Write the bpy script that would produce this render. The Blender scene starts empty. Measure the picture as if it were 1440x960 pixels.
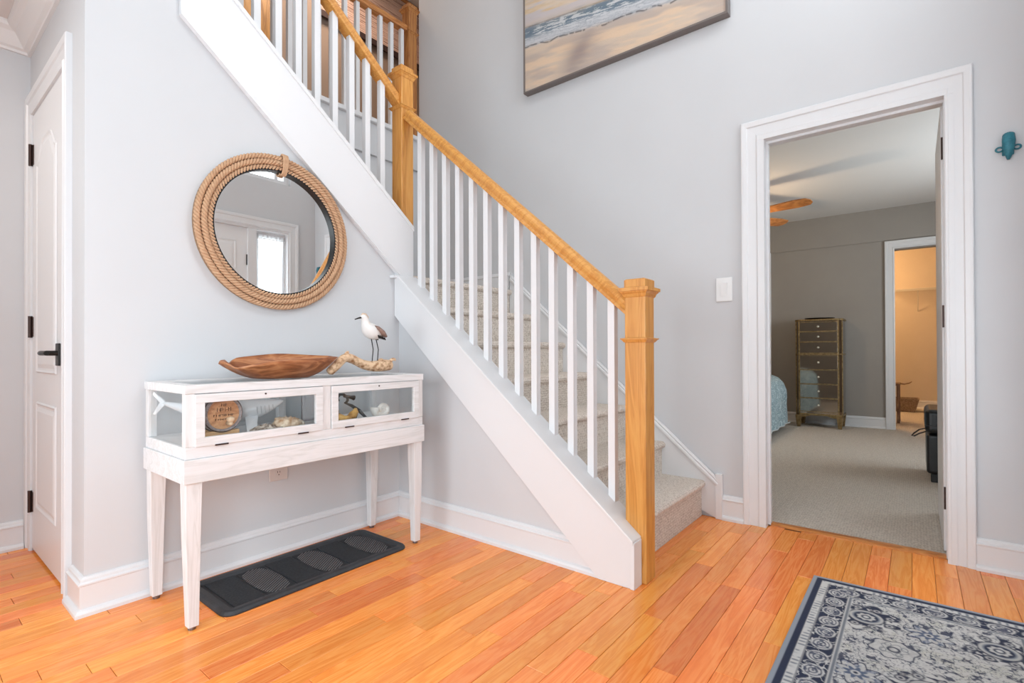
import bpy, bmesh, math, random
import numpy as np
from mathutils import Vector, Matrix, Euler
random.seed(7); RNG = np.random.RandomState(5)
PI = math.pi
SC = bpy.context.scene
C = SC.collection

# ---------------------------------------------------------------- camera
cam = bpy.data.cameras.new('camera'); camo = bpy.data.objects.new('camera', cam); C.objects.link(camo)
FPX, CY, YAW, PITCH, ROLL = 710.54, 488.91, 0.1130, 0.00633, -0.0035
fw = Vector((math.sin(YAW + PI/4), math.cos(YAW + PI/4), 0)); rt = Vector((fw.y, -fw.x, 0)); up = Vector((0, 0, 1))
f2 = fw*math.cos(PITCH) + up*math.sin(PITCH); u2 = rt.cross(f2)
r3 = rt*math.cos(ROLL) + u2*math.sin(ROLL); u3 = -rt*math.sin(ROLL) + u2*math.cos(ROLL)
M = Matrix((r3, u3, -f2)).transposed().to_4x4(); M.translation = Vector((-1.8167, -2.2609, 0.9200))
camo.matrix_world = M
cam.sensor_width = 36; cam.lens = FPX/1440*36; cam.shift_y = (CY - 480)/1440; cam.clip_start = 0.02
SC.camera = camo

# ---------------------------------------------------------------- world, lights, exposure
SC.view_settings.view_transform = 'Standard'; SC.view_settings.look = 'None'
SC.view_settings.gamma = 1; SC.view_settings.use_curve_mapping = False
SC.cycles.transparent_max_bounces = 32
SC.view_settings.exposure = 0.38
w = bpy.data.worlds.new('world'); SC.world = w; w.use_nodes = True
w.node_tree.nodes['Background'].inputs[0].default_value = (0.86, 0.93, 1.0, 1)
w.node_tree.nodes['Background'].inputs[1].default_value = 1.4

def area(name, loc, direction, sx, sy, power, col):
    l = bpy.data.lights.new(name, 'AREA'); l.shape = 'RECTANGLE'; l.size = sx; l.size_y = sy; l.energy = power; l.color = col
    o = bpy.data.objects.new(name, l); C.objects.link(o); o.location = loc
    o.rotation_euler = Vector(direction).to_track_quat('-Z', 'Y').to_euler(); return o
def point(name, loc, power, col, r=0.05):
    l = bpy.data.lights.new(name, 'POINT'); l.energy = power; l.color = col; l.shadow_soft_size = r
    o = bpy.data.objects.new(name, l); C.objects.link(o); o.location = loc; return o
# daylight standing outside the window openings
area('daylight_front_window', (-0.02, -2.98, 3.6), (0, 1, -0.1), 1.7, 2.0, 40, (0.93, 0.97, 1.0))
area('daylight_sidelight', (0.63, -2.95, 1.25), (0, 1, 0), 0.36, 1.9, 10, (0.93, 0.97, 1.0))
area('front_left_fill', (-2.45, -2.98, 1.3), (0.1, 1, -0.1), 1.2, 1.5, 40, (0.84, 0.93, 1.0))  # low front fill; its window is unseen and added for the light
area('left_side_fill', (-3.70, -1.35, 1.1), (1, 0.1, -0.25), 2.0, 1.4, 49, (0.85, 0.94, 1.0))  # side fill through an unseen window added as a light source
area('daylight_bedroom_window', (3.4, -3.85, 1.5), (0, 1, 0.6), 1.3, 1.3, 31, (0.85, 0.95, 1.0))
area('foyer_ceiling_fill', (-1.1, -1.2, 5.05), (0, 0, -1), 1.2, 1.2, 17, (1.0, 0.98, 0.95))  # soft top fill, added
area('left_hall_fill', (-2.4, 0.5, 2.40), (0, 0, -1), 0.4, 0.4, 9, (1.0, 0.92, 0.84))  # added fill that brightens the left hall, no lamp seen there
point('bedroom_fan_bulb', (3.72, -0.80, 2.02), 13, (1.0, 0.72, 0.45), 0.06)
point('closet_bulb', (7.2, -1.35, 2.3), 40, (1.0, 0.60, 0.28), 0.06)
area('upper_hall_fixture', (0.9, 1.9, 5.1), (0, 0, -1), 0.5, 0.5, 24, (1.0, 0.74, 0.55))

# ---------------------------------------------------------------- materials
def mat(name, col, rough=0.6, metal=0.0, spec=0.5):
    m = bpy.data.materials.new(name); m.use_nodes = True
    b = m.node_tree.nodes['Principled BSDF']
    b.inputs['Base Color'].default_value = (*col, 1); b.inputs['Roughness'].default_value = rough
    b.inputs['Metallic'].default_value = metal; b.inputs['Specular IOR Level'].default_value = spec
    return m
def nd(m, t, **kw):
    n = m.node_tree.nodes.new(t)
    for k, v in kw.items(): setattr(n, k, v)
    return n
def lk(m, a, b): m.node_tree.links.new(a, b)
def ramp(m, fac, stops):
    r = nd(m, 'ShaderNodeValToRGB'); cr = r.color_ramp
    while len(cr.elements) > 1: cr.elements.remove(cr.elements[0])
    cr.elements[0].position = stops[0][0]; cr.elements[0].color = (*stops[0][1], 1)
    for p, c in stops[1:]:
        e = cr.elements.new(p); e.color = (*c, 1)
    lk(m, fac, r.inputs[0]); return r.outputs[0]
def bsdf(m): return m.node_tree.nodes['Principled BSDF']
def coords(m, scale=(1, 1, 1), rot=(0, 0, 0)):
    t = nd(m, 'ShaderNodeTexCoord'); mp = nd(m, 'ShaderNodeMapping')
    mp.inputs['Scale'].default_value = scale; mp.inputs['Rotation'].default_value = rot
    lk(m, t.outputs['Object'], mp.inputs['Vector']); return mp.outputs[0]
def noise(m, vec, scale, detail=4, rough=0.55, dist=0):
    n = nd(m, 'ShaderNodeTexNoise'); n.inputs['Scale'].default_value = scale; n.inputs['Detail'].default_value = detail
    n.inputs['Roughness'].default_value = rough; n.inputs['Distortion'].default_value = dist
    lk(m, vec, n.inputs['Vector']); return n.outputs['Fac']
def bump(m, h, strength, dist=0.002):
    b = nd(m, 'ShaderNodeBump'); b.inputs['Strength'].default_value = strength; b.inputs['Distance'].default_value = dist
    lk(m, h, b.inputs['Height']); lk(m, b.outputs[0], bsdf(m).inputs['Normal'])
def mottled(name, c1, c2, scale=6, rough=0.6, bmp=0, stretch=(1, 1, 1), metal=0, lo=.3, hi=.7, rot=(0, 0, 0), bscale=None):
    m = mat(name, c1, rough, metal); v = coords(m, stretch, rot); n = noise(m, v, scale)
    lk(m, ramp(m, n, [(lo, c1), (hi, c2)]), bsdf(m).inputs['Base Color'])
    if bmp: bump(m, n if not bscale else noise(m, v, bscale), bmp)
    return m
def wood(name, dark, mid, light, stretch, rough=0.35, rot=(0, 0, 0), rnd=False, bmp=0.06):
    m = mat(name, mid, rough)
    t = nd(m, 'ShaderNodeTexCoord'); vec = t.outputs['Object']
    if rnd:
        oi = nd(m, 'ShaderNodeObjectInfo'); vm = nd(m, 'ShaderNodeVectorMath', operation='MULTIPLY')
        cb = nd(m, 'ShaderNodeCombineXYZ')
        for i in range(3): lk(m, oi.outputs['Random'], cb.inputs[i])
        lk(m, cb.outputs[0], vm.inputs[0]); vm.inputs[1].default_value = (17, 31, 9)
        va = nd(m, 'ShaderNodeVectorMath', operation='ADD'); lk(m, vec, va.inputs[0]); lk(m, vm.outputs[0], va.inputs[1]); vec = va.outputs[0]
    mp0 = nd(m, 'ShaderNodeMapping'); mp0.inputs['Rotation'].default_value = rot; lk(m, vec, mp0.inputs['Vector'])
    mp = nd(m, 'ShaderNodeMapping'); mp.inputs['Scale'].default_value = stretch; lk(m, mp0.outputs[0], mp.inputs['Vector'])
    n1 = noise(m, mp.outputs[0], 2.2, 3, .5, 1.2)
    wv = nd(m, 'ShaderNodeMath', operation='MULTIPLY'); wv.inputs[1].default_value = 9; lk(m, n1, wv.inputs[0])
    fr = nd(m, 'ShaderNodeMath', operation='PINGPONG'); fr.inputs[1].default_value = 1; lk(m, wv.outputs[0], fr.inputs[0])
    n2 = noise(m, mp.outputs[0], 14, 6, .7)
    mx = nd(m, 'ShaderNodeMix'); mx.inputs[0].default_value = .5; lk(m, fr.outputs[0], mx.inputs[2]); lk(m, n2, mx.inputs[3])
    col = ramp(m, mx.outputs[0], [(.2, dark), (.48, mid), (.8, light)])
    if rnd:
        hs = nd(m, 'ShaderNodeHueSaturation'); lk(m, col, hs.inputs['Color'])
        mr = nd(m, 'ShaderNodeMapRange'); mr.inputs[3].default_value = .84; mr.inputs[4].default_value = 1.12
        lk(m, oi.outputs['Random'], mr.inputs[0]); lk(m, mr.outputs[0], hs.inputs['Value'])
        mr2 = nd(m, 'ShaderNodeMapRange'); mr2.inputs[3].default_value = .488; mr2.inputs[4].default_value = .507
        ml = nd(m, 'ShaderNodeMath', operation='MULTIPLY'); ml.inputs[1].default_value = 7.31; lk(m, oi.outputs['Random'], ml.inputs[0])
        f3 = nd(m, 'ShaderNodeMath', operation='FRACT'); lk(m, ml.outputs[0], f3.inputs[0])
        lk(m, f3.outputs[0], mr2.inputs[0]); lk(m, mr2.outputs[0], hs.inputs['Hue']); col = hs.outputs[0]
    lk(m, col, bsdf(m).inputs['Base Color'])
    if bmp: bump(m, n2, bmp, .001)
    return m
def attr_mat(name, rough=.9, bscale=0):
    m = mat(name, (1, 1, 1), rough); a = nd(m, 'ShaderNodeVertexColor'); a.layer_name = 'Col'
    lk(m, a.outputs[0], bsdf(m).inputs['Base Color'])
    if bscale: bump(m, noise(m, coords(m), bscale, 3), .5, .003)
    return m
def glassy(name, tint=(0.985, 0.995, 0.995)):
    m = bpy.data.materials.new(name); m.use_nodes = True; nt = m.node_tree; nt.nodes.clear()
    o = nt.nodes.new('ShaderNodeOutputMaterial'); mx = nt.nodes.new('ShaderNodeMixShader'); f = nt.nodes.new('ShaderNodeLayerWeight')
    pw = nt.nodes.new('ShaderNodeMath'); pw.operation = 'POWER'; pw.inputs[1].default_value = 4
    ma = nt.nodes.new('ShaderNodeMath'); ma.operation = 'MULTIPLY_ADD'; ma.inputs[1].default_value = .6; ma.inputs[2].default_value = .03
    nt.links.new(f.outputs['Facing'], pw.inputs[0]); nt.links.new(pw.outputs[0], ma.inputs[0])
    t = nt.nodes.new('ShaderNodeBsdfTransparent'); t.inputs[0].default_value = (*tint, 1)
    g = nt.nodes.new('ShaderNodeBsdfGlossy'); g.inputs['Roughness'].default_value = .02
    nt.links.new(ma.outputs[0], mx.inputs[0]); nt.links.new(t.outputs[0], mx.inputs[1]); nt.links.new(g.outputs[0], mx.inputs[2])
    nt.links.new(mx.outputs[0], o.inputs[0]); return m
def sheer(name):
    m = bpy.data.materials.new(name); m.use_nodes = True; nt = m.node_tree; nt.nodes.clear()
    o = nt.nodes.new('ShaderNodeOutputMaterial'); mx = nt.nodes.new('ShaderNodeMixShader'); mx.inputs[0].default_value = .6
    a = nt.nodes.new('ShaderNodeBsdfTransparent'); b = nt.nodes.new('ShaderNodeBsdfTranslucent'); b.inputs[0].default_value = (.9, .92, .94, 1)
    nt.links.new(a.outputs[0], mx.inputs[1]); nt.links.new(b.outputs[0], mx.inputs[2]); nt.links.new(mx.outputs[0], o.inputs[0]); return m

WALL = mottled('grey_wall_paint', (.62, .628, .645), (.635, .643, .66), 3, .75, .02, bscale=160)
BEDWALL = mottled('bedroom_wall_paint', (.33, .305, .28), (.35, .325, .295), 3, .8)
TAN = mottled('upper_hall_wall_paint', (.33, .265, .22), (.35, .28, .235), 3, .8)
CLOSETP = mottled('closet_wall_paint', (.66, .58, .48), (.70, .61, .50), 3, .8)
TRIM = mat('white_trim_paint', (.76, .762, .775), .35)
DOORP = mat('white_door_paint', (.80, .80, .81), .38)
CEIL = mat('ceiling_paint', (.74, .72, .70), .85)
HALLCEIL = mat('hall_ceiling_paint', (.74, .69, .67), .85)
OAKZ = wood('oak_vertical', (.54, .225, .045), (.64, .29, .065), (.70, .35, .09), (9, 9, .7), .32)
OAKL = wood('oak_lower_rail', (.54, .225, .045), (.64, .29, .065), (.70, .35, .09), (9, .8, 9), .32, (math.atan(.86), 0, 0))
OAKU = wood('oak_upper_rail', (.54, .225, .045), (.64, .29, .065), (.70, .35, .09), (.8, 9, 9), .32, (0, math.atan(.81), 0))
OAKD = wood('oak_hall_newel', (.30, .11, .03), (.42, .17, .05), (.50, .23, .07), (9, 9, .7), .38)
OAKX = wood('oak_hall_rail', (.36, .13, .035), (.50, .20, .06), (.60, .28, .09), (.8, 9, 9), .35)
FLOORW = wood('cherry_floorboard', (.84, .245, .040), (.92, .305, .060), (.96, .375, .092), (1.1, 14, 14), .2, rnd=True, bmp=.03)
GAP = mat('dark_floor_gap', (.16, .05, .015), .6)
THRESH = wood('oak_threshold', (.40, .13, .03), (.56, .2, .045), (.66, .28, .08), (9, 1, 9), .3)
FANW = wood('fan_blade_wood', (.34, .12, .03), (.50, .20, .055), (.60, .27, .09), (2, 2, 9), .35)
def carpet(name, c1, c2, sc, stretch=(1, 1, 1)):
    m = mat(name, c1, .95, spec=.1); v = coords(m, stretch)
    vo = nd(m, 'ShaderNodeTexVoronoi'); vo.inputs['Scale'].default_value = sc; vo.inputs['Randomness'].default_value = .55; lk(m, v, vo.inputs['Vector'])
    n = noise(m, v, sc*.5, 3); mx = nd(m, 'ShaderNodeMix'); mx.inputs[0].default_value = .35
    lk(m, vo.outputs['Distance'], mx.inputs[2]); lk(m, n, mx.inputs[3])
    lk(m, ramp(m, mx.outputs[0], [(.18, c2), (.55, c1)]), bsdf(m).inputs['Base Color'])
    iv = nd(m, 'ShaderNodeMath', operation='SUBTRACT'); iv.inputs[0].default_value = 1; lk(m, vo.outputs['Distance'], iv.inputs[1])
    bump(m, iv.outputs[0], .8, .006); return m
CARPET = carpet('berber_stair_carpet', (.76, .69, .62), (.42, .35, .29), 130, (1, 1, .6))
BCARPET = carpet('berber_bedroom_carpet', (.68, .62, .55), (.42, .37, .32), 85)
WHITEWASH = wood('whitewashed_wood', (.67, .67, .665), (.745, .745, .75), (.78, .78, .79), (1, 9, 9), .45, bmp=.12)
WHITEWASHZ = wood('whitewashed_leg_wood', (.67, .66, .65), (.745, .74, .74), (.78, .775, .78), (9, 9, 1), .45, bmp=.12)
GLASS = glassy('clear_glass')
SHEER = sheer('sheer_curtain_fabric')
MIRROR = mat('mirror_silver', (.90, .92, .92), .0, 1.0)
BLACK = mat('black_metal', (.02, .018, .017), .4, .6)
BRONZE = mat('dark_bronze_metal', (.06, .035, .03), .4, .7)
RUBBER = mottled('black_rubber', (.022, .024, .028), (.035, .038, .044), 30, .55, .2)
RUBBER2 = mottled('black_mat_carpet', (.012, .014, .018), (.03, .034, .04), 120, .9, .6)
RIB = mat('grey_rubber_ribs', (.17, .16, .16), .5)
ROPE = mottled('jute_rope', (.50, .29, .17), (.60, .38, .23), 60, .9, .15)
BOWLW = wood('teak_bowl_wood', (.22, .07, .025), (.38, .135, .05), (.55, .24, .10), (1.6, 5, 6), .4)
DRIFT = mottled('driftwood', (.34, .15, .06), (.80, .56, .36), 48, .8, .9, lo=.33, hi=.56, bscale=60)
PLASTIC = mat('white_plastic', (.80, .80, .80), .35)
IVORY = mat('ivory_plastic', (.66, .60, .57), .4)
TEAL = mottled('teal_cast_iron', (.01, .11, .16), (.03, .22, .28), 60, .5, .3)
GOLD = mottled('antique_gold_leaf', (.17, .11, .045), (.40, .29, .14), 40, .4, .2, metal=.6)
SMOKE = mat('smoked_mirror', (.44, .38, .32), .06, 1.0)
LEATHER = mottled('black_leather', (.008, .008, .008), (.016, .016, .017), 30, .35, .3)
KNOB = mat('crystal_knob', (.75, .72, .62), .15, .3)

# ---------------------------------------------------------------- mesh helpers
class MB:
    def __init__(s): s.v = []; s.f = []; s.m = []
    def add(s, vs, fs, mi=0):
        b = len(s.v); s.v += [tuple(v) for v in vs]; s.f += [tuple(i + b for i in f) for f in fs]; s.m += [mi]*len(fs); return s
    def box(s, x0, x1, y0, y1, z0, z1, mi=0, mtx=None):
        vs = [(x, y, z) for x in (x0, x1) for y in (y0, y1) for z in (z0, z1)]
        if mtx is not None: vs = [mtx @ Vector(v) for v in vs]
        return s.add(vs, [(0, 1, 3, 2), (4, 6, 7, 5), (0, 4, 5, 1), (2, 3, 7, 6), (0, 2, 6, 4), (1, 5, 7, 3)], mi)
    def prism(s, poly, axis, a, b, mi=0):
        # poly in the two other axes (cyclic order xyz minus axis)
        def P(p, t):
            return {'x': (t, p[0], p[1]), 'y': (p[0], t, p[1]), 'z': (p[0], p[1], t)}[axis]
        n = len(poly); vs = [P(p, a) for p in poly] + [P(p, b) for p in poly]
        fs = [tuple(range(n)), tuple(range(2*n - 1, n - 1, -1))] + [(i, i + n, (i + 1) % n + n, (i + 1) % n) for i in range(n)]
        return s.add(vs, fs, mi)
    def tube(s, pts, rad, n=8, cap=True, flat=1.0, mi=0, jitter=0, closed=False):
        pts = [Vector(p) for p in pts]; N = len(pts)
        if not hasattr(rad, '__len__'): rad = [rad]*N
        vs = []; prev = None
        for i, p in enumerate(pts):
            if closed: t = (pts[(i + 1) % N] - pts[i - 1]).normalized()
            else: t = (pts[min(i + 1, N - 1)] - pts[max(i - 1, 0)]).normalized()
            if prev is None:
                a = Vector((0, 0, 1)) if abs(t.z) < .9 else Vector((1, 0, 0))
                u = t.cross(a).normalized()
            else: u = (prev - t*prev.dot(t)).normalized()
            prev = u; v = t.cross(u)
            for k in range(n):
                an = 2*PI*k/n; r = rad[i]*(1 + jitter*(random.random() - .5))
                vs.append(p + u*math.cos(an)*r + v*math.sin(an)*r*flat)
        fs = [(i*n + k, i*n + (k + 1) % n, (i + 1)*n + (k + 1) % n, (i + 1)*n + k) for i in range(N - 1) for k in range(n)]
        if closed: fs += [((N - 1)*n + k, (N - 1)*n + (k + 1) % n, (k + 1) % n, k) for k in range(n)]
        elif cap: fs += [tuple(range(n - 1, -1, -1)), tuple((N - 1)*n + k for k in range(n))]
        return s.add(vs, fs, mi)
    def lathe(s, prof, c, axis='z', n=24, mi=0, ring=False):
        c = Vector(c); vs = []
        for r, h in prof:
            for k in range(n):
                a = 2*PI*k/n; ca, sa = r*math.cos(a), r*math.sin(a)
                vs.append(c + Vector({'z': (ca, sa, h), 'y': (ca, h, sa), 'x': (h, ca, sa)}[axis]))
        N = len(prof); fs = [(i*n + k, i*n + (k + 1) % n, (i + 1)*n + (k + 1) % n, (i + 1)*n + k) for i in range(N - 1) for k in range(n)]
        if ring: fs += [((N - 1)*n + k, (N - 1)*n + (k + 1) % n, (k + 1) % n, k) for k in range(n)]
        else:
            if prof[0][0] > 1e-5: fs.append(tuple(range(n - 1, -1, -1)))
            if prof[-1][0] > 1e-5: fs.append(tuple((N - 1)*n + k for k in range(n)))
        return s.add(vs, fs, mi)
    def sweep(s, path, prof, outs, mi=0):
        # path: points; outs: per-point (d-axis vector, h-axis vector); prof list of (d,h)
        n = len(prof); vs = []
        for p, (d, h) in zip(path, outs):
            for a, b in prof: vs.append(Vector(p) + Vector(d)*a + Vector(h)*b)
        N = len(path); fs = [(i*n + k, i*n + (k + 1) % n, (i + 1)*n + (k + 1) % n, (i + 1)*n + k) for i in range(N - 1) for k in range(n)]
        fs += [tuple(range(n - 1, -1, -1)), tuple((N - 1)*n + k for k in range(n))]
        return s.add(vs, fs, mi)
def setp(o, parent):
    if parent is not None:
        o.parent = parent
        base = Matrix.Identity(4); q = parent
        chain = []
        while q is not None: chain.append(q); q = q.parent
        wm = Matrix.Identity(4)
        for q in reversed(chain): wm = wm @ q.matrix_parent_inverse @ q.matrix_basis
        o.matrix_parent_inverse = wm.inverted()
def build(name, mb, m, parent=None, smooth=False, bevel=0, sub=0, seg=2, angle=30):
    me = bpy.data.meshes.new(name); me.from_pydata(mb.v, [], mb.f)
    ms = m if isinstance(m, (list, tuple)) else [m]
    for x in ms: me.materials.append(x)
    if len(ms) > 1: me.polygons.foreach_set('material_index', mb.m)
    bm = bmesh.new(); bm.from_mesh(me); bmesh.ops.recalc_face_normals(bm, faces=bm.faces); bm.to_mesh(me); bm.free()
    if smooth: me.polygons.foreach_set('use_smooth', [True]*len(me.polygons))
    me.update()
    o = bpy.data.objects.new(name, me); C.objects.link(o); setp(o, parent)
    if bevel:
        b = o.modifiers.new('bevel', 'BEVEL'); b.width = bevel; b.segments = seg; b.limit_method = 'ANGLE'; b.angle_limit = math.radians(angle)
        b.harden_normals = False
    if sub:
        b = o.modifiers.new('sub', 'SUBSURF'); b.levels = sub; b.render_levels = sub
    return o
def tag(o, label=None, cat=None, group=None, kind=None):
    if label: o['label'] = label
    if cat: o['category'] = cat
    if group: o['group'] = group
    if kind: o['kind'] = kind
    return o
def thing(name, loc, label, cat, group=None, kind=None):
    o = bpy.data.objects.new(name, None); C.objects.link(o); o.location = loc; o.empty_display_size = .05
    return tag(o, label, cat, group, kind)
def struct(name, mb, m, label=None, parent=None, **kw):
    o = build(name, mb, m, parent, **kw)
    if parent is None: o['kind'] = 'structure'
    if label: o['label'] = label; o['category'] = name.split('_')[0]
    return o
def copy_tree(o, parent=None, loc=None):
    c = o.copy(); C.objects.link(c)
    if parent is not None:
        c.parent = parent; c.matrix_parent_inverse = o.matrix_parent_inverse.copy()
    if loc is not None: c.location = loc
    for ch in list(o.children): copy_tree(ch, c)
    return c
BX = lambda *a: MB().box(*a)

# ================================================================ STRUCTURE
WX = 1.065            # wall C face
FY = -2.67            # front wall face
LX = -3.4             # left wall face
TOP = 5.2
# floor: base slab, boards as parts
fl = struct('floor', BX(LX - .1, 1.165, FY - .1, 1.06, -.06, -.003), GAP, 'glossy orange-brown wooden strip floor of the entrance hall')
PW = .0735; y = 1.06; r = 0
while y > FY:
    y1 = max(y - PW, FY); x = LX + random.uniform(-.9, 0)
    while x < 1.1:
        L = random.choice([.35, .5, .65, .8, .95, 1.1])*random.uniform(.9, 1.15); x0 = max(x, LX); x1 = min(x + L, 1.115)
        hidden = (y1 > .1 and x0 > -1.3) or (x1 < -2.05 and y < -.2) or (x1 < -2.3)
        if x1 - x0 > .03 and not hidden:
            if y1 > .1 : x1 = min(x1, -1.27)
            g = .0006; b = .0012
            x0 += g; x1 -= g; ya, yb = y1 + g, y - g
            mb = MB().add([(x0, ya, -.003), (x1, ya, -.003), (x1, yb, -.003), (x0, yb, -.003), (x0, ya, -b), (x1, ya, -b), (x1, yb, -b), (x0, yb, -b),
                           (x0 + b, ya + b, 0), (x1 - b, ya + b, 0), (x1 - b, yb - b, 0), (x0 + b, yb - b, 0)],
                          [(0, 1, 5, 4), (1, 2, 6, 5), (2, 3, 7, 6), (3, 0, 4, 7), (4, 5, 9, 8), (5, 6, 10, 9), (6, 7, 11, 10), (7, 4, 8, 11), (8, 9, 10, 11)])
            build('plank', mb, FLOORW, fl)
        x += L
    y = y1
# walls
def wall(name, mb, m=WALL): return struct(name, mb, m)
up_bot = lambda X: 2.263 - .846*(X + 1.068)      # underside line of the upper stringer
wall('wall_back', MB().prism([(-1.362, 0), (.03, 0), (.03, up_bot(.03) + .03), (-1.068, up_bot(-1.068) + .03), (-1.068, TOP), (-1.362, TOP)], 'y', .03, .12))
wall('wall_stair', MB().prism([(-1.262, 0), (.12, 0), (.12, 1.15), (.03, 1.12), (-1.25, .02)], 'x', .03, .11))
wc = MB().box(WX, 1.165, -1.64, 1.04, 0, TOP).box(WX, 1.165, FY - .1, -2.37, 0, TOP).box(WX, 1.165, -2.37, -1.64, 2.03, TOP)
wall('wall_right', wc)
wall('wall_closet', MB().box(-1.362, -1.27, .12, .31, 0, TOP).box(-1.362, -1.27, .96, 1.05, 0, TOP).box(-1.362, -1.27, .31, .96, 2.03, TOP))
wall('wall_far', MB().box(LX, -1.27, 1.05, 1.15, 0, 2.60))
wall('wall_landing', BX(-1.27, 1.065, 1.06, 1.15, 0, 2.60))
# front wall with door + sidelight opening and tall upper window
fw_ = MB().box(LX, -3.1, FY - .12, FY, 0, TOP).box(-1.85, -.58, FY - .12, FY, 0, TOP).box(-3.1, -1.85, FY - .12, FY, 0, .5).box(-3.1, -1.85, FY - .12, FY, 2.1, TOP).box(.795, WX, FY - .12, FY, 0, TOP).box(-.58, .795, FY - .12, FY, 2.14, 2.60).box(-.58, .795, FY - .12, FY, 4.6, TOP)
wall('wall_front', fw_)
wall('wall_left', MB().box(LX - .12, LX, FY - .1, -2.45, 0, TOP).box(LX - .12, LX, -.25, 3, 0, TOP).box(LX - .12, LX, -2.45, -.25, 0, .3).box(LX - .12, LX, -2.45, -.25, 1.95, TOP))
wall('wall_partition', BX(LX, -2.28, -.25, -.15, 0, 2.44))  # unseen wall added to keep left fill light off the closet door
struct('ceiling', BX(LX - .1, 3.3, FY - .1, 2.7, TOP, TOP + .08), CEIL)
struct('ceiling_hall', BX(LX, -1.27, .12, 1.05, 2.44, 2.60), HALLCEIL)
wall('wall_header', BX(LX, -1.362, .03, .12, 2.44, TOP))
# upper floor
struct('floor_upper', BX(LX, 3.2, 1.06, 2.7, 2.60, 2.715), BCARPET)
wall('wall_upper_back', BX(LX, 3.3, 2.6, 2.7, 2.715, TOP), TAN)
wall('wall_upper_right', BX(3.2, 3.3, -.1, 2.6, 2.715, TOP), TAN)
wall('wall_upper_side', BX(1.165, 3.2, .95, 1.04, 2.715, TOP), TAN)
struct('trim_1', MB().box(-1.27, 1.06, 1.035, 1.06, 2.455, 2.70), TRIM)
bpy.data.objects['trim_1'].data.materials[0] = WALL
struct('trim_2', MB().box(-1.27, 1.06, 1.005, 1.13, 2.70, 2.735), TRIM, bevel=.006)
# bedroom
wall('wall_bedroom_far', MB().box(5.476, 5.58, -2.085, 1.6, 0, 2.56).box(5.476, 5.58, -3.4, -2.86, 0, 2.56).box(5.476, 5.58, -2.86, -2.085, 2.07, 2.56), BEDWALL)
struct('trim_3', BX(5.462, 5.476, -3.4, 1.6, 2.185, 2.56), BEDWALL)
wall('wall_bedroom_left', BX(1.165, 5.58, 1.6, 1.7, 0, 2.56), BEDWALL)
wall('wall_bedroom_right', MB().box(1.165, 2.6, -3.5, -3.4, 0, 2.56).box(4.2, 8.4, -3.5, -3.4, 0, 2.56).box(2.6, 4.2, -3.5, -3.4, 0, .8).box(2.6, 4.2, -3.5, -3.4, 2.2, 2.56), BEDWALL)
wall('wall_bedroom_near', MB().box(1.165, 1.175, -1.60, 1.6, 0, 2.56).box(1.165, 1.175, -3.4, -2.42, 0, 2.56).box(1.165, 1.175, -2.42, -1.60, 2.06, 2.56), BEDWALL)
struct('ceiling_bedroom', BX(1.165, 8.4, -3.5, 1.7, 2.56, 2.60), CEIL)
struct('floor_bedroom', BX(1.165, 8.4, -3.5, 1.7, -.06, .002), BCARPET, 'beige looped carpet of the bedroom beyond the doorway')
wall('wall_walk_in_closet', MB().box(8.3, 8.4, -3.4, -.9, 0, 2.56).box(5.58, 8.3, -.9, -.8, 0, 2.56), CLOSETP)

# base and casing profiles; d away from wall, h up
BASE = [(0, 0), (.030, 0), (.030, .012), (.024, .020), (.015, .024), (.015, .102), (.020, .106), (.020, .111), (.013, .116), (.012, .124), (.007, .130), (0, .132)]
def baseboard(name, path, dirs, m=TRIM):
    return struct(name, MB().sweep(path, BASE, [(d, (0, 0, 1)) for d in dirs]), m)
baseboard('baseboard_back', [(-1.362, .03 + .165, 0), (-1.362, .03, 0), (.03, .03, 0), (.03, -1.26, 0)], [(-1, 0, 0), (-1, -1, 0), (-1, -1, 0), (-1, 0, 0)])
baseboard('baseboard_far', [(LX, 1.05, 0), (-1.385, 1.05, 0)], [(0, -1, 0)]*2)
baseboard('baseboard_right', [(WX, -1.44, 0), (WX, -1.548, 0)], [(-1, 0, 0)]*2)
baseboard('baseboard_door', [(WX, -2.457, 0), (WX, FY, 0), (.86, FY, 0)], [(-1, 0, 0), (-1, 1, 0), (0, 1, 0)])
baseboard('baseboard_bedroom', [(5.476, 1.6, 0), (5.476, -2.0, 0)], [(-1, 0, 0)]*2)
baseboard('baseboard_closet', [(8.3, -.9, 0), (8.3, -3.4, 0)], [(-1, 0, 0)]*2)
baseboard('baseboard_landing', [(WX - .0, .05, 1.365), (WX - .0, 1.06, 1.365), (.1, 1.06, 1.365)], [(-1, 0, 0), (-1, -1, 0), (0, -1, 0)])
CAS = [(0, 0), (0, .012), (.012, .016), (.020, .011), (.060, .013), (.064, .019), (.080, .022), (.088, .022), (.092, .018), (.092, 0)]
def casing(name, jambs, head, fixed, axis, out, m=TRIM, depth=0, label=None):
    """three-sided door casing with mitres. jambs=(a,b) inner edges along the wall, head = inner top"""
    a, b = jambs
    def P(t, z): return (fixed, t, z) if axis == 'x' else (t, fixed, z)
    def V(t, z): return (0, t, z) if axis == 'x' else (t, 0, z)
    sg = 1 if b > a else -1
    n = (out, 0, 0) if axis == 'x' else (0, out, 0)
    path = [P(a, 0), P(a, head), P(b, head), P(b, 0)]
    outs = [(V(-sg, 0), n), (V(-sg, 1), n), (V(sg, 1), n), (V(sg, 0), n)]
    return struct(name, MB().sweep(path, CAS, outs), m)
casing('trim_4', (-1.636, -2.368), 2.032, WX, 'x', -1)
casing('trim_5', (.305, .957), 2.03, -1.362, 'x', -1)
casing('trim_6', (-2.09, -2.86), 2.08, 5.462, 'x', -1, BEDWALL if 0 else TRIM)
casing('trim_7', (-.565, .78), 2.125, FY, 'y', 1)
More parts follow.
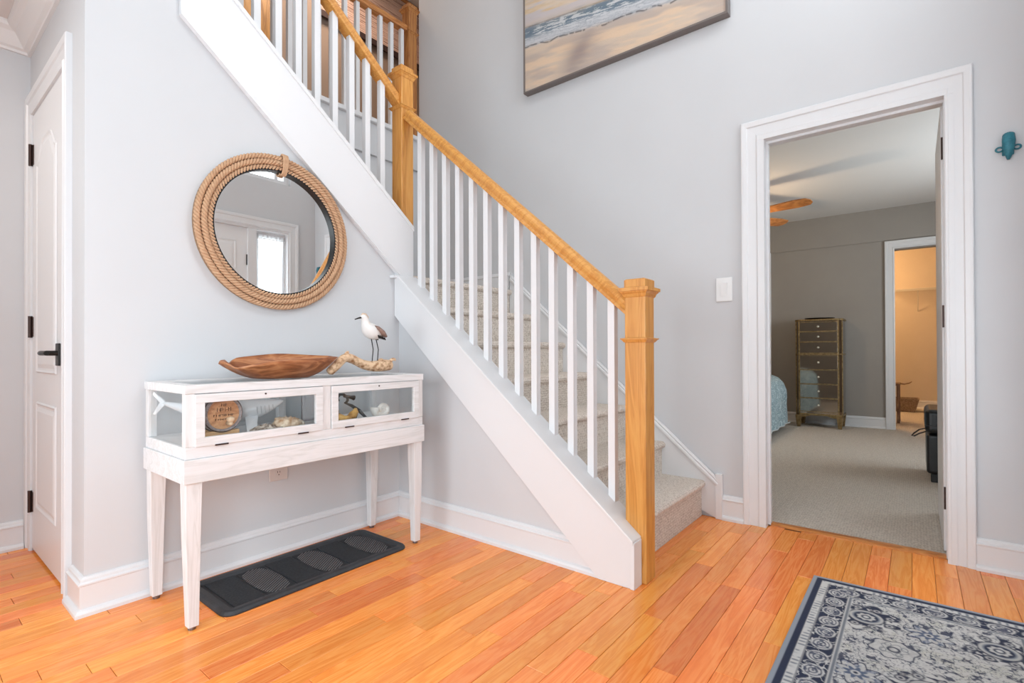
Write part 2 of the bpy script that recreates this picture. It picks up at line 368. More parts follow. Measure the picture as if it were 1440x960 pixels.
struct('trim_8', MB().box(5.455, 5.476, -.80, -.70, 0, 2.19), TRIM, bevel=.004)
# door jamb liner of the bedroom doorway, with stop and threshold
struct('trim_9', MB().box(1.05, 1.18, -1.625, -1.655, 0, 2.0175).box(1.05, 1.18, -2.40, -2.371, 0, 2.0175).box(1.05, 1.18, -2.40, -1.625, 2.018, 2.05)
       .box(1.10, 1.13, -1.655, -1.667, 0, 2.005).box(1.10, 1.13, -2.371, -2.366, 0, 2.005).box(1.10, 1.13, -2.371, -1.655, 2.006, 2.018), TRIM)
struct('trim_10', MB().prism([(1.10, .0), (1.10, .006), (1.115, .012), (1.145, .012), (1.16, .004), (1.16, 0)], 'y', -2.371, -1.655), THRESH)
# crown of the left hall
CR = [(0, 0), (.012, 0), (.014, .012), (.028, .018), (.040, .036), (.062, .070), (.084, .082), (.090, .094), (.090, .105), (0, .105)]
struct('trim_11', MB().sweep([(LX, 1.05, 2.335), (-1.362, 1.05, 2.335), (-1.362, .12, 2.335)], CR, [((0, -1, 0), (0, 0, 1)), ((-1, -1, 0), (0, 0, 1)), ((-1, 0, 0), (0, 0, 1))]),
       mat('crown_paint', (.80, .78, .77), .4))

# ---------------------------------------------------------------- closet door (door_1)
def panel_ring(mb, y0, y1, z0, z1, x, s, arch=0):
    """raised moulding ring + raised field on plane x (side s), optionally arched top"""
    def outline(d):
        pts = [(y0 + d, z0 + d), (y1 - d, z0 + d)]
        if arch:
            N = 12
            for i in range(N + 1):
                t = i/N; yy = (y1 - d) + (y0 - y1 + 2*d)*t
                q = 2*t - 1
                pts.append((yy, z1 - d - arch*(0 if abs(q) < .35 else (1 - math.cos(PI*(abs(q) - .35)/.65))/2)))
        else: pts += [(y1 - d, z1 - d), (y0 + d, z1 - d)]
        return pts
    rings = [(0, .0005), (.006, .006), (.014, .002), (.022, .001), (.040, .006)]
    n = len(outline(0)); vs = []
    for d, h in rings: vs += [(x + s*h, a, b) for a, b in outline(d)]
    fs = [(i*n + k, i*n + (k + 1) % n, (i + 1)*n + (k + 1) % n, (i + 1)*n + k) for i in range(len(rings) - 1) for k in range(n)]
    fs.append(tuple((len(rings) - 1)*n + k for k in range(n)))
    mb.add(vs, fs)
d1 = struct('door_1', BX(-1.366, -1.331, .312, .955, .012, 2.025), DOORP, 'white two-panel closet door with arched upper panel at the left', bevel=.002)
p = MB(); panel_ring(p, .44, .84, .83, 1.86, -1.366, -1, .09); build('door_panel', p, DOORP, d1)
p = MB(); panel_ring(p, .44, .84, .22, .70, -1.366, -1); build('door_panel', p, DOORP, d1)
for z in (1.84, 1.04, .23):
    build('hinge', MB().box(-1.369, -1.364, .93, .985, z - .045, z + .045).tube([(-1.374, .957, z - .05), (-1.374, .957, z + .05)], .008), BRONZE, d1)
h = build('door_handle', MB().box(-1.374, -1.3665, .375, .425, .868, .957).tube([(-1.373, .385, .918), (-1.408, .385, .918)], .010, 12).tube([(-1.408, .37, .918), (-1.412, .43, .918), (-1.410, .475, .918)], .010, 10), BLACK, d1, bevel=.002)
struct('trim_12', MB().box(-1.365, -1.27, .297, .310, 0, 2.03).box(-1.365, -1.27, .957, .968, 0, 2.03).box(-1.365, -1.27, .31, .957, 2.027, 2.04), TRIM)

# ---------------------------------------------------------------- bedroom door leaf, opened back (door_2)
d2 = struct('door_2', BX(1.187, 1.90, -2.395, -2.360, .012, 2.02), DOORP, 'white bedroom door standing open, seen on its edge with dark hinges', bevel=.002)
hg = []
for z in (1.83, 1.07, .25):
    hg.append(build('hinge', MB().box(1.181, 1.188, -2.394, -2.361, z - .05, z + .05), BRONZE, d2))
build('door_handle', MB().tube([(1.84, -2.395, .95), (1.84, -2.44, .95)], .012, 10), BRONZE, d2)

# ---------------------------------------------------------------- front door and its windows (seen in the mirror), plus added fill windows
d3 = struct('door_3', BX(-.546, .3775, FY - .07, FY - .03, 0.02, 2.104), DOORP, 'white six-panel front door, seen in the round mirror')
def panel_y(x0, x1, z0, z1):
    q = MB(); panel_ring(q, x0, x1, z0, z1, 0, -1)
    q.v = [(v[1], FY - .03 - v[0]*1, v[2]) for v in q.v]; build('door_panel', q, DOORP, d3)
for x0, x1 in ((-.44, -.13), (.0, .28)):
    for z0, z1 in ((1.70, 1.97), (.95, 1.60), (.22, .82)): panel_y(x0, x1, z0, z1)
for z in (1.80, 1.05, .3): build('hinge', BX(.372, .392, FY - .034, FY - .018, z - .05, z + .05), BLACK, d3)
build('door_handle', MB().tube([(-.48, FY - .03, 1.0), (-.48, FY + .03, 1.0)], .014, 10).tube([(-.48, FY + .03, 1.0), (-.38, FY + .03, 1.0)], .009, 8), BLACK, d3)
struct('trim_13', MB().box(-.565, -.548, FY - .12, FY + .002, 0, 2.104).box(.378, .455, FY - .12, FY + .002, 0, 2.104).box(.765, .782, FY - .12, FY + .002, 0, 2.104).box(-.565, .782, FY - .12, FY + .002, 2.105, 2.14).box(-.565, .378, FY - .12, FY + .002, 0, .015), TRIM)
w1 = struct('window_1', MB().box(.455, .495, FY - .09, FY - .05, .05, 2.1).box(.725, .765, FY - .09, FY - .05, .05, 2.1).box(.495, .725, FY - .09, FY - .05, 2.04, 2.1).box(.495, .725, FY - .09, FY - .05, .05, .3)
            .box(.495, .725, FY - .08, FY - .06, 1.22, 1.245), TRIM, 'white sidelight window beside the front door, seen in the round mirror')
build('pane', BX(.495, .725, FY - .075, FY - .070, .3, 2.04), GLASS, w1)
cu = MB(); N = 60
for z, k in ((2.06, .35), (2.0, .6), (1.9, .9), (1.5, 1), (.4, 1.05)):
    pass
zs = [2.07, 2.03, 1.98, 1.93, 1.7, 1.2, .6, .3]
vs = []
for j, z in enumerate(zs):
    for i in range(N):
        t = i/(N - 1); pin = 1 - .10*math.sin(PI*min(1, (2.07 - z)/1.2))
        vs.append((.61 + (t - .5)*.295*pin, FY - .035 + .008*math.sin(t*44 + j*.15), z))
cu.add(vs, [(j*N + i, j*N + i + 1, (j + 1)*N + i + 1, (j + 1)*N + i) for j in range(len(zs) - 1) for i in range(N - 1)])
cur = build('curtain', cu, SHEER, None, smooth=True); tag(cur, 'sheer white gathered curtain over the sidelight, seen in the round mirror', 'curtain')
tag(build('curtain_rod', MB().tube([(.462, FY - .034, 2.03), (.758, FY - .034, 2.03)], .005), PLASTIC), 'thin white rod holding the sheer sidelight curtain', 'curtain rod')
w2 = struct('window_2', MB().box(-.58, -.53, FY - .1, FY - .04, 2.6, 4.6).box(.745, .795, FY - .1, FY - .04, 2.6, 4.6).box(-.53, .745, FY - .1, FY - .04, 2.6, 2.645).box(-.53, .745, FY - .1, FY - .04, 4.55, 4.6)
            .box(.09, .12, FY - .1, FY - .05, 2.64, 4.56).box(.655, .685, FY - .1, FY - .05, 2.64, 4.56).box(-.53, .745, FY - .1, FY - .05, 3.55, 3.6), TRIM, 'tall white window high above the front door, seen in the round mirror')
build('pane', BX(-.53, .745, FY - .078, FY - .072, 2.645, 4.55), GLASS, w2)
w3 = struct('window_fill_left', MB().box(LX - .1, LX - .04, -2.45, -2.40, .3, 1.95).box(LX - .1, LX - .04, -.30, -.25, .3, 1.95).box(LX - .1, LX - .04, -2.4, -.3, .3, .35).box(LX - .1, LX - .04, -2.4, -.3, 1.9, 1.95).box(LX - .1, LX - .04, -1.38, -1.33, .35, 1.9), TRIM)  # unseen window, added as the opening for the left fill
build('pane', BX(LX - .078, LX - .072, -2.4, -.3, .35, 1.9), GLASS, w3)
w6 = struct('window_fill_front', MB().box(-3.1, -3.05, FY - .1, FY - .04, .5, 2.1).box(-1.9, -1.85, FY - .1, FY - .04, .5, 2.1).box(-3.05, -1.9, FY - .1, FY - .04, .5, .55).box(-3.05, -1.9, FY - .1, FY - .04, 2.05, 2.1).box(-2.5, -2.46, FY - .1, FY - .04, .55, 2.05), TRIM)  # unseen window, added to let in the front-left fill
build('pane', BX(-3.05, -1.9, FY - .078, FY - .072, .55, 2.05), GLASS, w6)

# ================================================================ STAIRCASE
RUN, RISE = .228, .195
st = thing('staircase', (.55, -.6, 0), 'beige carpeted L-shaped staircase with white stringers along the grey wall', 'staircase')
def step_prof(n0, z0, last=False):
    """side profile (run coordinate grows uphill) of one carpeted step; nose at n0, floor of the riser z0"""
    r_ = .020; zt = z0 + RISE; pts = [(n0 + .022, z0 - .004)]
    pts.append((n0 + .022, zt - 2*r_ - .004))
    for k in range(7):
        a = -PI/2 - PI*k/6
        pts.append((n0 + r_ + r_*math.cos(a), zt - r_ + r_*math.sin(a)))
    e = n0 + RUN + .025
    pts += [(e, zt), (e, z0 - .004)]
    return pts
for k in range(1, 7):
    n0 = -1.35 + RUN*(k - 1); z0 = RISE*(k - 1) if k > 1 else .004
    pr_ = step_prof(n0, RISE*(k - 1) + (.005 if k == 1 else 0))
    build('carpeted_step', MB().prism(pr_, 'x', .115, 1.047), CARPET, st, smooth=False)
# landing
pr_ = step_prof(.018, RISE*6); pr_[-2] = (1.058, pr_[-2][1]); pr_[-1] = (1.058, pr_[-1][1])
build('carpeted_landing', MB().prism(pr_, 'x', .125, 1.047), CARPET, st)
for k in range(1, 8):
    n0 = .10 - RUN*(k - 1); pr_ = [(2*n0 - a if 0 else n0 - (a - n0), b) for a, b in step_prof(n0, 1.365 + RISE*(k - 1))]
    if k == 7: pr_ = [(max(a, -1.30), b) for a, b in pr_]
    if k < 7: build('carpeted_step', MB().prism(pr_, 'y', .155, 1.03), CARPET, st)
# lower stringer face + cap
lb = lambda Y: 1.098 + .871*Y
lt = lambda Y: 1.342 + .829*Y
str_ = build('stringer', MB().prism([(-1.258, .0005), (-1.40, .0005), (-1.40, lt(-1.40) - .006), (.028, lt(.028) - .006), (.028, lb(.028))], 'x', -.004, .03), TRIM, st, bevel=.001)
build('stringer_core', MB().prism([(-1.40, .0005), (-1.40, lt(-1.40) - .01), (.03, lt(.03) - .01), (.03, lb(.03)), (-1.26, .0005)], 'x', .0305, .112), TRIM, st)
cz = .016
build('stringer_cap', MB().prism([(-1.412, lt(-1.40) - .010), (-1.412, lt(-1.40) + .006), (-.005, lt(0) + .006), (.03, lt(0) + .006), (.03, lt(0) - .010), (-.005, lt(0) - .012)], 'x', -.014, .128), TRIM, st, bevel=.002)
build('end_strip', MB().box(-.009, .06, -1.416, -1.3985, .0005, lt(-1.40) - .002), TRIM, st, bevel=.001)
build('cap_return', MB().box(-.034, .0, -.004, .03, 1.330, 1.345), TRIM, st, bevel=.001)
# wall skirt of the lower flight (follows the right wall)
sk = lambda Y: .223 + .868*(Y + 1.407)
yk = .038
build('wall_skirt', MB().prism([(-1.407, .001), (-1.407, sk(-1.407)), (yk, sk(yk)), (yk, .9), (-.2, .5)], 'x', 1.047, 1.0645), TRIM, st)
SKM = [(0, 0), (.0, .008), (.010, .014), (.018, .014), (.024, .008), (.030, .012), (.040, .006), (.040, 0)]
t = Vector((0, 1, .868)).normalized(); nrm = Vector((0, -t.z, t.y))
build('skirt_moulding', MB().sweep([(1.047, -1.407, sk(-1.407) - .045), (1.047, yk, sk(yk) - .045)], [(a, b) for a, b in SKM], [(nrm, (-1, 0, 0))]*2), TRIM, st)
build('skirt_plinth', MB().box(1.036, 1.0645, -1.440, -1.405, 0.0005, .245), TRIM, st, bevel=.002)
# upper stringer
ut = lambda X: 1.640 - .812*(X - .115)
ub = lambda X: 1.360 - .846*(X - .0)
build('stringer', MB().prism([(.118, 1.345), (.118, ut(.118)), (-1.07, ut(-1.07)), (-1.07, ub(-1.07)), (.018, 1.345)], 'y', .008, .0295), TRIM, st, bevel=.001)
build('stringer_core', MB().prism([(.118, 1.345), (.118, ut(.118) - .002), (-1.066, ut(-1.066) - .002), (-1.066, ub(-1.066) + .06), (.018, 1.36)], 'y', .0305, .150), TRIM, st)
tu = Vector((-1, 0, .812)).normalized()
build('stringer_cap', MB().prism([(.120, ut(.120) - .020), (.120, ut(.120) + .004), (-1.066, ut(-1.066) + .004), (-1.066, ut(-1.066) - .020)], 'y', .002, .155), TRIM, st, bevel=.001)
build('bottom_moulding', MB().prism([(.018, 1.349), (.018, 1.359), (-1.07, ub(-1.07) + .012), (-1.07, ub(-1.07) - .002)], 'y', .003, .008), TRIM, st)

# ---------------------------------------------------------------- railings
def newel(parent, cx, cy, z0, ztop, w=.088, m=OAKZ, neck=.235):
    hw = w/2; b = MB().box(cx - hw, cx + hw, cy - hw, cy + hw, z0, ztop - .035)
    o = build('newel_post', b, m, parent, bevel=.004)
    def ring(z, prof, name):
        vs = []; n = 4
        for d, h in prof:
            q = hw + d; vs += [(cx - q, cy - q, z + h), (cx + q, cy - q, z + h), (cx + q, cy + q, z + h), (cx - q, cy + q, z + h)]
        fs = [(i*4 + k, i*4 + (k + 1) % 4, (i + 1)*4 + (k + 1) % 4, (i + 1)*4 + k) for i in range(len(prof) - 1) for k in range(4)]
        fs += [(3, 2, 1, 0), tuple((len(prof) - 1)*4 + k for k in range(4))]
        build(name, MB().add(vs, fs), m, o)
    zc = ztop - neck
    ring(zc - .018, [(.0005, 0), (.004, .003), (.010, .012), (.014, .013), (.014, .017), (.004, .019), (.0005, .02)], 'collar')
    ring(ztop - .072, [(.0005, 0), (.004, .004), (.007, .014), (.013, .020), (.014, .024), (.019, .025), (.019, .038), (.006, .041), (.001, .042), (.001, .070), (-.004, .074), (-.006, .075)], 'cap')
    return o
RAILP = [(-.031, 0), (-.031, .012), (-.024, .018), (-.030, .030), (-.031, .040), (-.022, .053), (-.008, .059), (.008, .059), (.022, .053), (.031, .040), (.030, .030), (.024, .018), (.031, .012), (.031, 0)]
low = thing('stair_railing', (.10, -.7, 0), 'lower oak stair railing with thirteen white balusters, newel post on the floor', 'railing')
newel(low, .107, -1.390, .001, 1.205)
rz = lambda Y: 1.172 + .864*(Y + 1.348) - .079     # bottom line of the handrail
nr = Vector((0, -.864, 1)).normalized()
b = MB().sweep([(.107, -1.347, rz(-1.347) - .032), (.107, .050, rz(.05) - .030)], RAILP, [((1, 0, 0), nr)]*2)
build('handrail', b, OAKL, low, smooth=False, bevel=.002)
for k in range(13):
    Y = -1.270 + (1.270 - .075)/12*k + (0)
    X = .107; q = .0158; mb = MB()
    vs = [(X + sx*q, Y + sy*q, z) for sx, sy in ((-1, -1), (1, -1), (1, 1), (-1, 1)) for z in (lt(Y + sy*q) + .0062, rz(Y + sy*q) - .031)]
    mb.add(vs, [(0, 2, 3, 1), (2, 4, 5, 3), (4, 6, 7, 5), (6, 0, 1, 7), (0, 6, 4, 2), (1, 3, 5, 7)])
    build('baluster', mb, TRIM, low, bevel=.0012, seg=1)
uppr = thing('stair_railing', (-.5, .09, 1.7), 'upper oak stair railing with white balusters rising left above the rope mirror', 'railing')
newel(uppr, .110, .092, 1.60, 2.585, m=OAKZ)
bpy.data.objects['newel_post.001'].data  # upper newel rests on the stringer
rzu = lambda X: 2.435 - .785*(X - .062) - .064
nru = Vector((.785, 0, 1)).normalized()
b = MB().sweep([(.068, .098, rzu(.068) - .012), (-1.05, .098, rzu(-1.05) - .012)], RAILP, [((0, 1, 0), nru)]*2)
build('handrail', b, OAKU, uppr, bevel=.002)
fil = MB()
for k in range(11):
    X = -.040 - .0995*k; Y = .098; q = .0158
    vs = [(X + sx*q, Y + sy*q, z) for sx, sy in ((-1, -1), (1, -1), (1, 1), (-1, 1)) for z in (ut(X + sx*q) + .0045, rzu(X + sx*q) - .010)]
    build('baluster', MB().add(vs, [(0, 2, 3, 1), (2, 4, 5, 3), (4, 6, 7, 5), (6, 0, 1, 7), (0, 6, 4, 2), (1, 3, 5, 7)]), TRIM, uppr, bevel=.0012, seg=1)
hall = thing('hall_railing', (.3, 1.1, 2.735), 'level oak railing with white balusters along the upstairs hall edge', 'railing')
newel(hall, 1.005, 1.092, 2.736, 3.86, m=OAKD)
b = MB().sweep([(.96, 1.092, 3.62), (-1.25, 1.092, 3.62)], RAILP, [((0, 1, 0), (0, 0, 1))]*2)
build('handrail', b, OAKX, hall, bevel=.002)
for k in range(20):
    X = .915 - .108*k; build('baluster', BX(X - .0158, X + .0158, 1.076, 1.108, 2.7355, 3.621), TRIM, hall)

# ================================================================ MIRROR
MX, MZ = -.679, 1.4615
mir = thing('rope_mirror', (MX, .03, MZ), 'round wall mirror in a thick coiled jute rope frame above the white console', 'mirror')
build('backing', MB().lathe([(.30, .028), (.345, .028), (.345, .008), (.30, .006)], (MX, 0, MZ), 'y', 72, ring=True), mat('rope_backing', (.30, .18, .1), .9), mir, smooth=False)
build('mirror_glass', MB().lathe([(0, .0265), (.292, .0265), (.292, .010), (0, .010)], (MX, 0, MZ), 'y', 96), MIRROR, mir)
build('dark_rim', MB().lathe([(.276, .011), (.292, .011), (.292, -.012), (.276, -.010)], (MX, 0, MZ), 'y', 96, ring=True), BLACK, mir)
def rope_ring(R, yc, r, turns):
    for s in range(3):
        N = int(turns*12); mb = MB(); pts = []
        for i in range(N):
            a = 2*PI*i/N; ph = a*turns + s*2*PI/3
            rr = R + r*.56*math.cos(ph); pts.append((MX + rr*math.sin(a), yc + r*.56*math.sin(ph), MZ + rr*math.cos(a)))
        yield mb.tube(pts, r*.475, 6, closed=True)
for R, yc, tn in ((.3375, -.002, 46), (.3130, -.008, 43), (.2890, -.002, 40)):
    mb = MB()
    for q in rope_ring(R, yc, .0128, tn): mb.add(q.v, q.f)
    build('rope_coil', mb, ROPE, mir, smooth=True)
for k in range(4):
    a = .065 + (k - 1.5)*.019; mb = MB(); pts = []
    for i in range(24):
        th = 2*PI*i/24; rr = .3130 + .047*math.cos(th); pts.append((MX + rr*math.sin(a), -.004 + .022*math.sin(th), MZ + rr*math.cos(a)))
    build('rope_binding', mb.tube(pts, .0045, 6, closed=True), ROPE, mir, smooth=True)

# ================================================================ CONSOLE
X0, X1, Y0, Y1 = -1.197, -.168, -.405, -.004
con = thing('display_console', ((X0 + X1)/2, -.2, 0), 'whitewashed wooden display console table with glass-fronted cases on four tapered legs', 'table')
t_ = .030
build('apron', MB().box(X0, X1, Y0, Y1, .487, .566), WHITEWASH, con, bevel=.002)
build('shelf', MB().box(X0 + .006, X1 - .006, Y0 + .006, Y1 - .006, .5665, .606), WHITEWASH, con, bevel=.002)
zb, zt = .6065, .782
for x, y in ((X0 + .006, Y0 + .006), (X1 - .034, Y0 + .006), (X0 + .006, Y1 - .034), (X1 - .034, Y1 - .034), (-.700, Y0 + .006), (-.700, Y1 - .034)):
    build('case_post', BX(x, x + .028 + (.006 if x == -.700 else 0), y, y + .028, zb, zt), WHITEWASHZ, con, bevel=.001)
build('top_frame', MB().box(X0 + .003, X1 - .003, Y0 + .003, Y0 + .048, zt + .0005, .8115).box(X0 + .003, X1 - .003, Y1 - .045, Y1, zt + .0005, .8115)
      .box(X0 + .003, X0 + .048, Y0 + .048, Y1 - .045, zt + .0005, .8115).box(X1 - .048, X1 - .003, Y0 + .048, Y1 - .045, zt + .0005, .8115).box(-.71, -.665, Y0 + .048, Y1 - .045, zt + .0005, .8115), WHITEWASH, con, bevel=.0015)
build('top_pane', MB().box(X0 + .046, -.712, Y0 + .046, Y1 - .043, .803, .807).box(-.663, X1 - .046, Y0 + .046, Y1 - .043, .803, .807), glassy('blue_grey_glass', (.93, .96, .97)), con)
build('side_pane', MB().box(X0 + .014, X0 + .017, Y0 + .036, Y1 - .036, zb, zt), GLASS, con)
build('side_pane', MB().box(X1 - .017, X1 - .014, Y0 + .036, Y1 - .036, zb, zt), GLASS, con)
build('back_pane', MB().box(X0 + .036, -.702, Y1 - .018, Y1 - .015, zb, zt).box(-.664, X1 - .036, Y1 - .018, Y1 - .015, zb, zt), GLASS, con)
for a, b in ((-1.163, -.703), (-.663, -.203)):
    z0, z1, f = .606, .780, .029
    d = build('case_door', MB().box(a, b, Y0 - .001, Y0 + .017, z0, z0 + f).box(a, b, Y0 - .001, Y0 + .017, z1 - f, z1).box(a, a + f, Y0 - .001, Y0 + .017, z0 + f, z1 - f).box(b - f, b, Y0 - .001, Y0 + .017, z0 + f, z1 - f), WHITEWASH, con, bevel=.001)
    build('pane', BX(a + f - .003, b - f + .003, Y0 + .007, Y0 + .010, z0 + f - .003, z1 - f + .003), GLASS, d)
    for hx in (a + .06, b - .105): build('hinge', BX(hx, hx + .042, Y0 - .004, Y0 + .002, z0 - .003, z0 + .002), BRONZE, d)
    build('catch', MB().lathe([(0, -.005), (.003, -.004), (.003, .001)], ((a + b)/2, Y0, z1 - .012), 'y', 10), BRONZE, d)
for x, y, sx, sy in ((X0 + .008, Y0 + .008, 1, 1), (X1 - .008, Y0 + .008, -1, 1), (X0 + .008, Y1 - .006, 1, -1), (X1 - .008, Y1 - .006, -1, -1)):
    ring = []
    for z, w_, off in ((.4868, .050, .0), (.30, .044, .002), (.012, .032, .010)):
        a0, b0 = x + sx*off, y + sy*off*.4
        ring += [(a0, b0, z), (a0 + sx*w_, b0, z), (a0 + sx*w_, b0 + sy*w_, z), (a0, b0 + sy*w_, z)]
    fs = [(i*4 + k, i*4 + (k + 1) % 4, (i + 1)*4 + (k + 1) % 4, (i + 1)*4 + k) for i in range(2) for k in range(4)] + [(0, 1, 2, 3), (11, 10, 9, 8)]
    L = build('leg', MB().add(ring, fs), WHITEWASHZ, con, bevel=.0015)
    build('foot_glide', MB().lathe([(0, 0.0005), (.012, .0005), (.012, .0118), (0, .0118)], (x + sx*.026, y + sy*.022, 0), 'z', 14), mat('glide', (.2, .19, .2), .3, .8) if 'glide' not in bpy.data.materials else bpy.data.materials['glide'], L)

# ---- things in the console
SH = .6065
bar = thing('toy_barrel', (-1.055, -.30, SH), 'small oak keg with carved head and spigot behind the left glass door', 'barrel')
BARW = wood('barrel_wood', (.42, .19, .08), (.56, .28, .13), (.66, .37, .19), (4, 4, 9), .5)
STAVE = wood('barrel_stave', (.20, .17, .17), (.28, .24, .24), (.35, .30, .29), (9, 1.5, 9), .5)
bc = (-1.055, -.285, .702)
mb = MB(); 
build('barrel_body', MB().lathe([(0, -.056), (.0535, -.056), (.055, -.075), (.061, -.075), (.066, -.03), (.067, .01), (.064, .05), (.056, .08), (.05, .08), (.0, .078)], bc, 'y', 36), STAVE, bar, smooth=True)
build('barrel_head', MB().lathe([(0, -.064), (.054, -.064), (.055, -.058)], bc, 'y', 32), BARW, bar)
for yy, r_ in ((-.060, .0645), (-.03, .0672), (.045, .0662)):
    build('hoop', MB().lathe([(r_ - .001, yy - .005), (r_ + .0012, yy - .005), (r_ + .0012, yy + .005), (r_ - .001, yy + .005)], bc, 'y', 36, ring=True), BRONZE, bar)
mk = MB(); random.seed(3)
for row, (z, hw, hh) in enumerate(((.030, .010, .010), (.014, .024, .013), (-.006, .034, .008), (-.020, .030, .006))):
    x = -hw
    while x < hw:
        g = random.uniform(.003, .006); x += g + .0025
        for s in range(2):
            px = bc[0] + x - random.uniform(0, g); pz = bc[2] + z + random.uniform(-.2, .5)*hh
            if s: mk.box(px, px + g*.7, bc[1] - .0655, bc[1] - .064, pz, pz + .0014)
            else: mk.box(px, px + .0013, bc[1] - .0655, bc[1] - .064, bc[2] + z - hh*.4, bc[2] + z + hh*.6)
o = build('carved_marks', mk, mat('burnt_carving', (.06, .025, .012), .8), bar); o['kind'] = 'stuff'
sp = build('spigot', MB().tube([(bc[0] + .015, bc[1] - .064, bc[2] - .034), (bc[0] + .015, bc[1] - .098, bc[2] - .034)], [.008, .006], 10).lathe([(0, 0), (.011, .003), (.013, .010), (.011, .018), (0, .022)], (bc[0] + .015, bc[1] - .088, bc[2] - .030), 'z', 16), mat('pale_spigot_wood', (.72, .52, .34), .5), bar, smooth=True)
build('barrel_stand', MB().box(-1.115, -.998, -.345, -.325, SH, .642).box(-1.115, -.998, -.23, -.21, SH, .642).box(-1.115, -1.10, -.325, -.23, SH, .622).box(-1.013, -.998, -.325, -.23, SH, .622), mat('pale_stand_wood', (.66, .40, .20), .55), bar, bevel=.002)
# white shark figure
WHT = mottled('glazed_white_ceramic', (.74, .76, .79), (.80, .82, .84), 8, .25)
sh = thing('shark_figurine', (-.95, -.18, SH), 'glossy white shark figurine behind the left glass door, nose to the right', 'figurine')
P = [(-1.165, -.10, .735), (-1.12, -.115, .717), (-1.06, -.135, .695), (-1.0, -.155, .688), (-.95, -.185, .688), (-.90, -.215, .693), (-.86, -.24, .703), (-.825, -.262, .715), (-.806, -.272, .722), (-.798, -.276, .725)]
R_ = [.006, .015, .028, .040, .045, .042, .032, .018, .008, .002]
build('shark_body', MB().tube(P, R_, 20, flat=1.0), WHT, sh, smooth=True, sub=1)
def fin(pts, th, name, axis):
    n = Vector(axis)*th; vs = [Vector(p) - n for p in pts] + [Vector(p) + n for p in pts]; k = len(pts)
    build(name, MB().add(vs, [tuple(range(k)), tuple(range(2*k - 1, k - 1, -1))] + [(i, i + k, (i + 1) % k + k, (i + 1) % k) for i in range(k)]), WHT, sh, smooth=True, bevel=.0025)
fin([(-.99, -.165, .722), (-.93, -.19, .725), (-.975, -.17, .768), (-.995, -.165, .776)], .004, 'dorsal_fin', (.4, .9, 0))
fin([(-.93, -.23, .672), (-.885, -.245, .675), (-.91, -.29, .632), (-.945, -.31, .612), (-.955, -.31, .611)], .005, 'side_fin', (.1, .5, .8))
fin([(-.90, -.19, .675), (-.87, -.20, .68), (-.90, -.13, .625), (-.93, -.11, .612)], .005, 'side_fin', (.1, -.5, .8))
fin([(-1.155, -.105, .728), (-1.155, -.10, .742), (-1.185, -.08, .777), (-1.188, -.08, .764), (-1.170, -.09, .735), (-1.188, -.08, .694), (-1.180, -.083, .69)], .003, 'tail_fin', (.6, .8, 0))
mg = MB()
for k in range(5):
    X = -.895 + .012*k*.9; c_ = Vector((X, -.225 - .018*k*.6, .692 + .002*k)); mg.tube([c_ + Vector((.0, -.0375 + k*.0012, -.012)), c_ + Vector((-.003, -.040 + k*.0012, .002)), c_ + Vector((-.002, -.036 + k*.0012, .015))], .0012, 5)
build('gill_slits', mg, mat('gill_grey', (.45, .47, .49), .5), sh)
# scallops / coral / shells
SHELLM = mottled('warm_shell', (.42, .22, .10), (.80, .66, .50), 30, .5, .5, lo=.35, hi=.6)
CORALM = mottled('grey_brown_coral', (.20, .14, .10), (.62, .54, .46), 70, .9, 1, lo=.4, hi=.6)
def blob(name, c, r, seed, m, label, cat, amp=.25, ridges=0, spikes=0):
    rnd = random.Random(seed); bm = bmesh.new(); bmesh.ops.create_icosphere(bm, subdivisions=4, radius=1)
    ph = [rnd.uniform(0, 6) for _ in range(9)]
    for v in bm.verts:
        x, y, z = v.co; k = 1 + amp*(math.sin(3*x + ph[0]) + math.sin(4*y + ph[1]) + math.sin(5*z + ph[2]))/3 + amp*.4*math.sin(9*x + ph[3])*math.sin(8*y + ph[4])
        a = math.atan2(y, x)
        if ridges: k *= 1 + .07*math.sin(ridges*a)
        if spikes: k *= 1 + .22*max(0, math.sin(spikes*a + 3*z))**3*(math.sin(11*z + ph[5]) > -.2)
        zz = z*k; v.co = (c[0] + x*k*r[0], c[1] + y*k*r[1], max(SH + .0005, c[2] + zz*r[2]))
    me = bpy.data.meshes.new(name); bm.to_mesh(me); bm.free(); me.materials.append(m)
    me.polygons.foreach_set('use_smooth', [True]*len(me.polygons)); o = bpy.data.objects.new(name, me); C.objects.link(o); return tag(o, label, cat)
blob('coral', (-.90, -.335, .616), (.045, .045, .030), 2, CORALM, 'rough grey-brown coral lump under the shark nose', 'coral', .3, spikes=11)
cs = blob('conch_shell', (-.810, -.320, .628), (.050, .042, .036), 5, SHELLM, 'warm tan spiny conch shell right of the grey-brown coral', 'shell', .18, spikes=9)
blob('shell', (-.757, -.30, .622), (.030, .035, .028), 8, mottled('cream_shell', (.62, .50, .34), (.84, .76, .62), 20, .5, .3), 'cream ribbed shell at the right end of the left case', 'shell', .12, ridges=14)
tag(build('wooden_plaque', MB().box(-.992, -.93, -.335, -.315, SH + .0005, SH + .014), mat('plaque_wood', (.16, .10, .08), .6)), 'flat dark wooden strip lying behind the left door, below the shark', 'wood strip')
